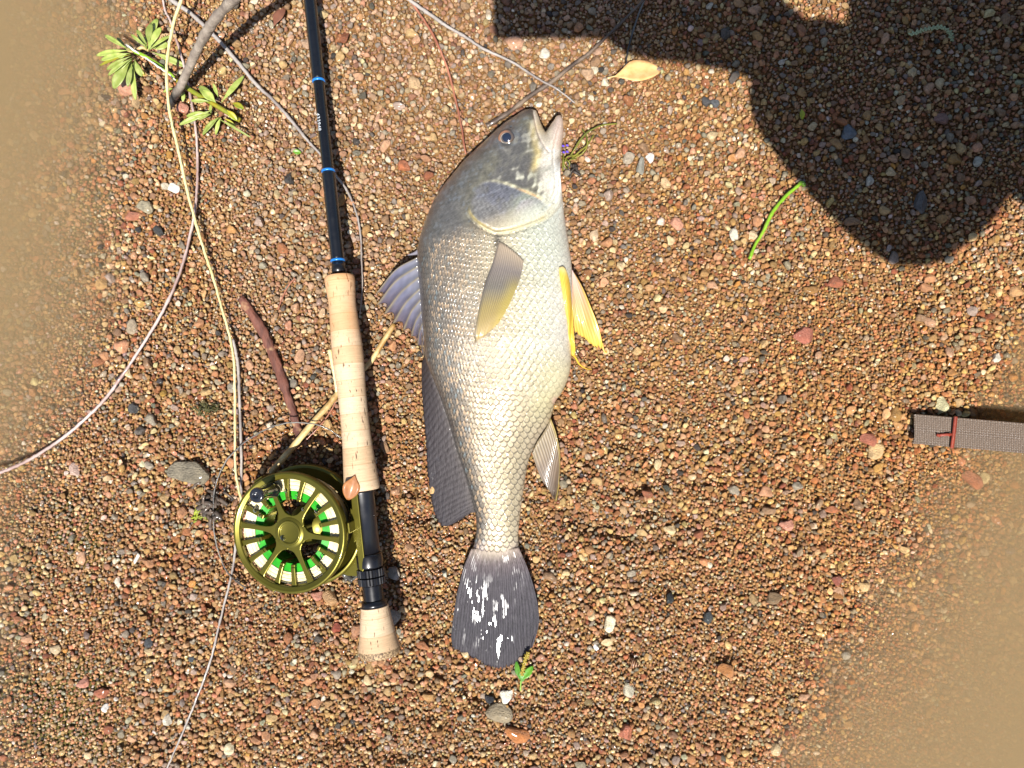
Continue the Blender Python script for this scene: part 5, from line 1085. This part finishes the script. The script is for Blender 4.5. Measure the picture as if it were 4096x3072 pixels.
# ------------------------------------------------------------------ photographer and phone (their shadow falls across the gravel)
phone = empty('phone', (0, 0, H + .004)); tag(phone, 'slim black phone held flat over the fish, seen by its shadow', 'phone')
def rrect(x0, x1, y0, y1, r, n=6):
    out = []
    for cx_, cy_, a0 in ((x1 - r, y1 - r, 0), (x0 + r, y1 - r, 90), (x0 + r, y0 + r, 180), (x1 - r, y0 + r, 270)):
        for k in range(n + 1): a = R(a0 + 90 * k / n); out.append((cx_ + r * math.cos(a), cy_ + r * math.sin(a)))
    return out
bevel(mesh_obj('case', *prism_geo(rrect(-.034, .128, -.027, .050, .006), .0, .0085), metal('phone_black', (24, 24, 26), .4), phone, smooth=False), .0012)
M = Mat('phone_glass'); M.set(Base_Color=(.01, .01, .012), Roughness=.05, Coat_Weight=1.0); mesh_obj('screen', *prism_geo(rrect(-.031, .125, -.024, .047, .005), .0087, .0090), M.m, phone, smooth=False)
mesh_obj('lens_ring', *lathe_geo([(.0035, .0), (.0060, -.0002), (.0062, -.0012), (.0050, -.0014), (.0035, .0)], 24), MAT_SEAT, phone)
def skin(name, chains, m, parent, sub=2, root=0):
    """chains: lists of (x,y,z,r); points that coincide are shared, so the surface is continuous"""
    V, E, Rd, idx = [], [], [], {}
    for ch in chains:
        prev = None
        for x_, y_, z_, r_ in ch:
            k = (round(x_, 4), round(y_, 4), round(z_, 4))
            if k not in idx: idx[k] = len(V); V.append((x_, y_, z_)); Rd.append(r_)
            if prev is not None and prev != idx[k]: E.append((prev, idx[k]))
            prev = idx[k]
    me_ = bpy.data.meshes.new(name); me_.from_pydata(V, E, []); o = bpy.data.objects.new(name, me_); COL.objects.link(o); o.parent = parent
    md = o.modifiers.new('skin', 'SKIN'); md.use_smooth_shade = True
    for sv, r_ in zip(me_.skin_vertices[0].data, Rd): sv.radius = (r_, r_); sv.use_root = False
    me_.skin_vertices[0].data[root].use_root = True; ss_ = o.modifiers.new('smooth', 'SUBSURF'); ss_.levels = sub; ss_.render_levels = sub; me_.materials.append(m); return o
person = empty('person', (0.72, 0.05, -.01)); tag(person, 'kneeling person in a dark jacket leaning over the bank holding a phone', 'person')
off_p = np.array(person.location)
def rel(ch): return [(x_ - off_p[0], y_ - off_p[1], z_ - off_p[2], r_) for x_, y_, z_, r_ in ch]
M = Mat('skin'); M.set(Base_Color=lin(196, 146, 118), Roughness=.5); MAT_SKIN = M.m
pel = (.70, .06, .36, .18); ch1 = (.52, .03, .56, .19); ch2 = (.385, .010, .72, .20); nk = (.29, .0, .84, .062); hd1 = (.25, .0, .90, .082); hd2 = (.21, .0, .955, .088)
wL = (.186, -.020, .606, .032); hL = (.135, -.016, .606, .022); eL = (.314, -.098, .452, .040); sL = (.385, -.095, .775, .06)
wR = (.150, .075, .606, .026); hR = (.118, .052, .606, .022); eR = (.34, .23, .50, .042); sR = (.43, .165, .775, .062)
legs = []
for s_ in (-1, 1):
    hip = (.72, .04 + s_ * .09, .33, .098); knee = (.545, .05 + s_ * .13, .055, .066); ank = (.93, .05 + s_ * .12, .055, .045); toe = (1.02, .05 + s_ * .12, .04, .035); legs.append((hip, knee, ank, toe))
fingers = []
def hand(w, h, dirv, side):
    out = []; d = np.array(dirv, float); d /= np.linalg.norm(d); sd = np.array([-d[1], d[0], 0]) * side; base = np.array(h[:3])
    for k, (o_, L) in enumerate(((-.024, .062), (-.008, .072), (.008, .068), (.023, .052))):
        p0 = base + d * .012 + sd * o_; p1 = p0 + d * L * .45 + np.array([0, 0, -.010]) ; p2 = p1 + d * L * .32 + np.array([0, 0, .002]); p3 = p2 + d * L * .23 + np.array([0, 0, .008])
        p1[2] = max(p1[2], .598); p2[2] = max(p2[2], .5985); p3[2] = max(p3[2], .60)
        out.append([h] + [(*p0, .0105)] + [(*p1, .0095)] + [(*p2, .0088)] + [(*p3, .0078)])
    t0 = base - d * .012 + sd * .030; t1 = t0 + d * .028 + sd * .010 + np.array([0, 0, .016]); t2 = t1 + d * .028 - sd * .012 + np.array([0, 0, .006]); out.append([h, (*t0, .013), (*t1, .0105), (*t2, .0088)])
    return out
fL = hand(wL, hL, (-1, .25, 0), -1); fR = hand(wR, hR, (-.75, -.65, 0), 1)
body_ch = [rel([pel, ch1, ch2, nk, hd1, hd2]), rel([ch2, sL, eL, wL, hL]), rel([ch2, sR, eR, wR, hR])] + [rel([pel, *lg]) for lg in legs] + [rel(c_) for c_ in fL + fR]
skin('body', body_ch, MAT_SKIN, person)
MAT_JKT = metal('jacket_cloth', (50, 58, 62), .8); MAT_TRS = metal('wader_cloth', (92, 90, 78), .8)
fat = lambda p_, k_: (p_[0], p_[1], p_[2], p_[3] + k_)
mid = lambda a, b, t_, r_: (*(np.array(a[:3]) * (1 - t_) + np.array(b[:3]) * t_), r_)
skin('jacket', [rel([fat(pel, .012), fat(ch1, .014), fat(ch2, .014), (.31, .0, .81, .075)]), rel([fat(ch2, .014), fat(sL, .012), fat(eL, .016), mid(eL, wL, .5, .060), mid(eL, wL, .95, .062)]), rel([fat(ch2, .014), fat(sR, .012), fat(eR, .014), mid(eR, wR, .8, .040)])], MAT_JKT, person)
skin('waders', [rel([fat(pel, .02)] + [fat(q, .014) for q in lg]) for lg in legs], MAT_TRS, person)
bevel(mesh_obj('shadow_pack', *prism_geo(rrect(-.060, .060, -.092, .088, .02), -.055, .06), metal('pack_cloth', (70, 74, 66), .85), person, smooth=False), .014, 4).location = np.array([.307, -.020, .705]) - off_p  # unseen pack, added to fill out the cast shadow beside the forearm
v, f = lathe_geo(cr([(.0005, .062), (.05, .052), (.088, .022), (.098, -.012), (.100, -.020), (.150, -.032), (.152, -.036), (.098, -.026)], 30), 40)
hat = mesh_obj('hat', v, f, metal('hat_cloth', (150, 138, 110), .85), person); hat.location = np.array([.205, 0, .985]) - off_p; hat.rotation_euler = (0, R(-38), 0)
face = np.array([.165, 0, .915]) - off_p
for nm_, dx, sc__, mt in (('eye', (-.012, -.032, .03), .011, 'w'), ('eye', (-.012, .032, .03), .011, 'w'), ('nose', (-.022, 0, .0), .016, 's'), ('mouth', (.0, 0, -.04), .02, 'm'), ('ear', (.09, -.085, .02), .026, 's'), ('ear', (.09, .085, .02), .026, 's')):
    o = bpy.data.objects.new(nm_, shapes_big[3].copy()); o.data.materials.clear(); COL.objects.link(o); o.parent = person; o.location = face + np.array(dx); o.scale = (sc__, sc__ * (1.3 if nm_ == 'mouth' else .7), sc__ * (.35 if nm_ == 'mouth' else 1.2))
    o.data.materials.append(MAT_SKIN if mt == 's' else metal(nm_ + '_tone', (240, 238, 232) if mt == 'w' else (150, 80, 72), .4))
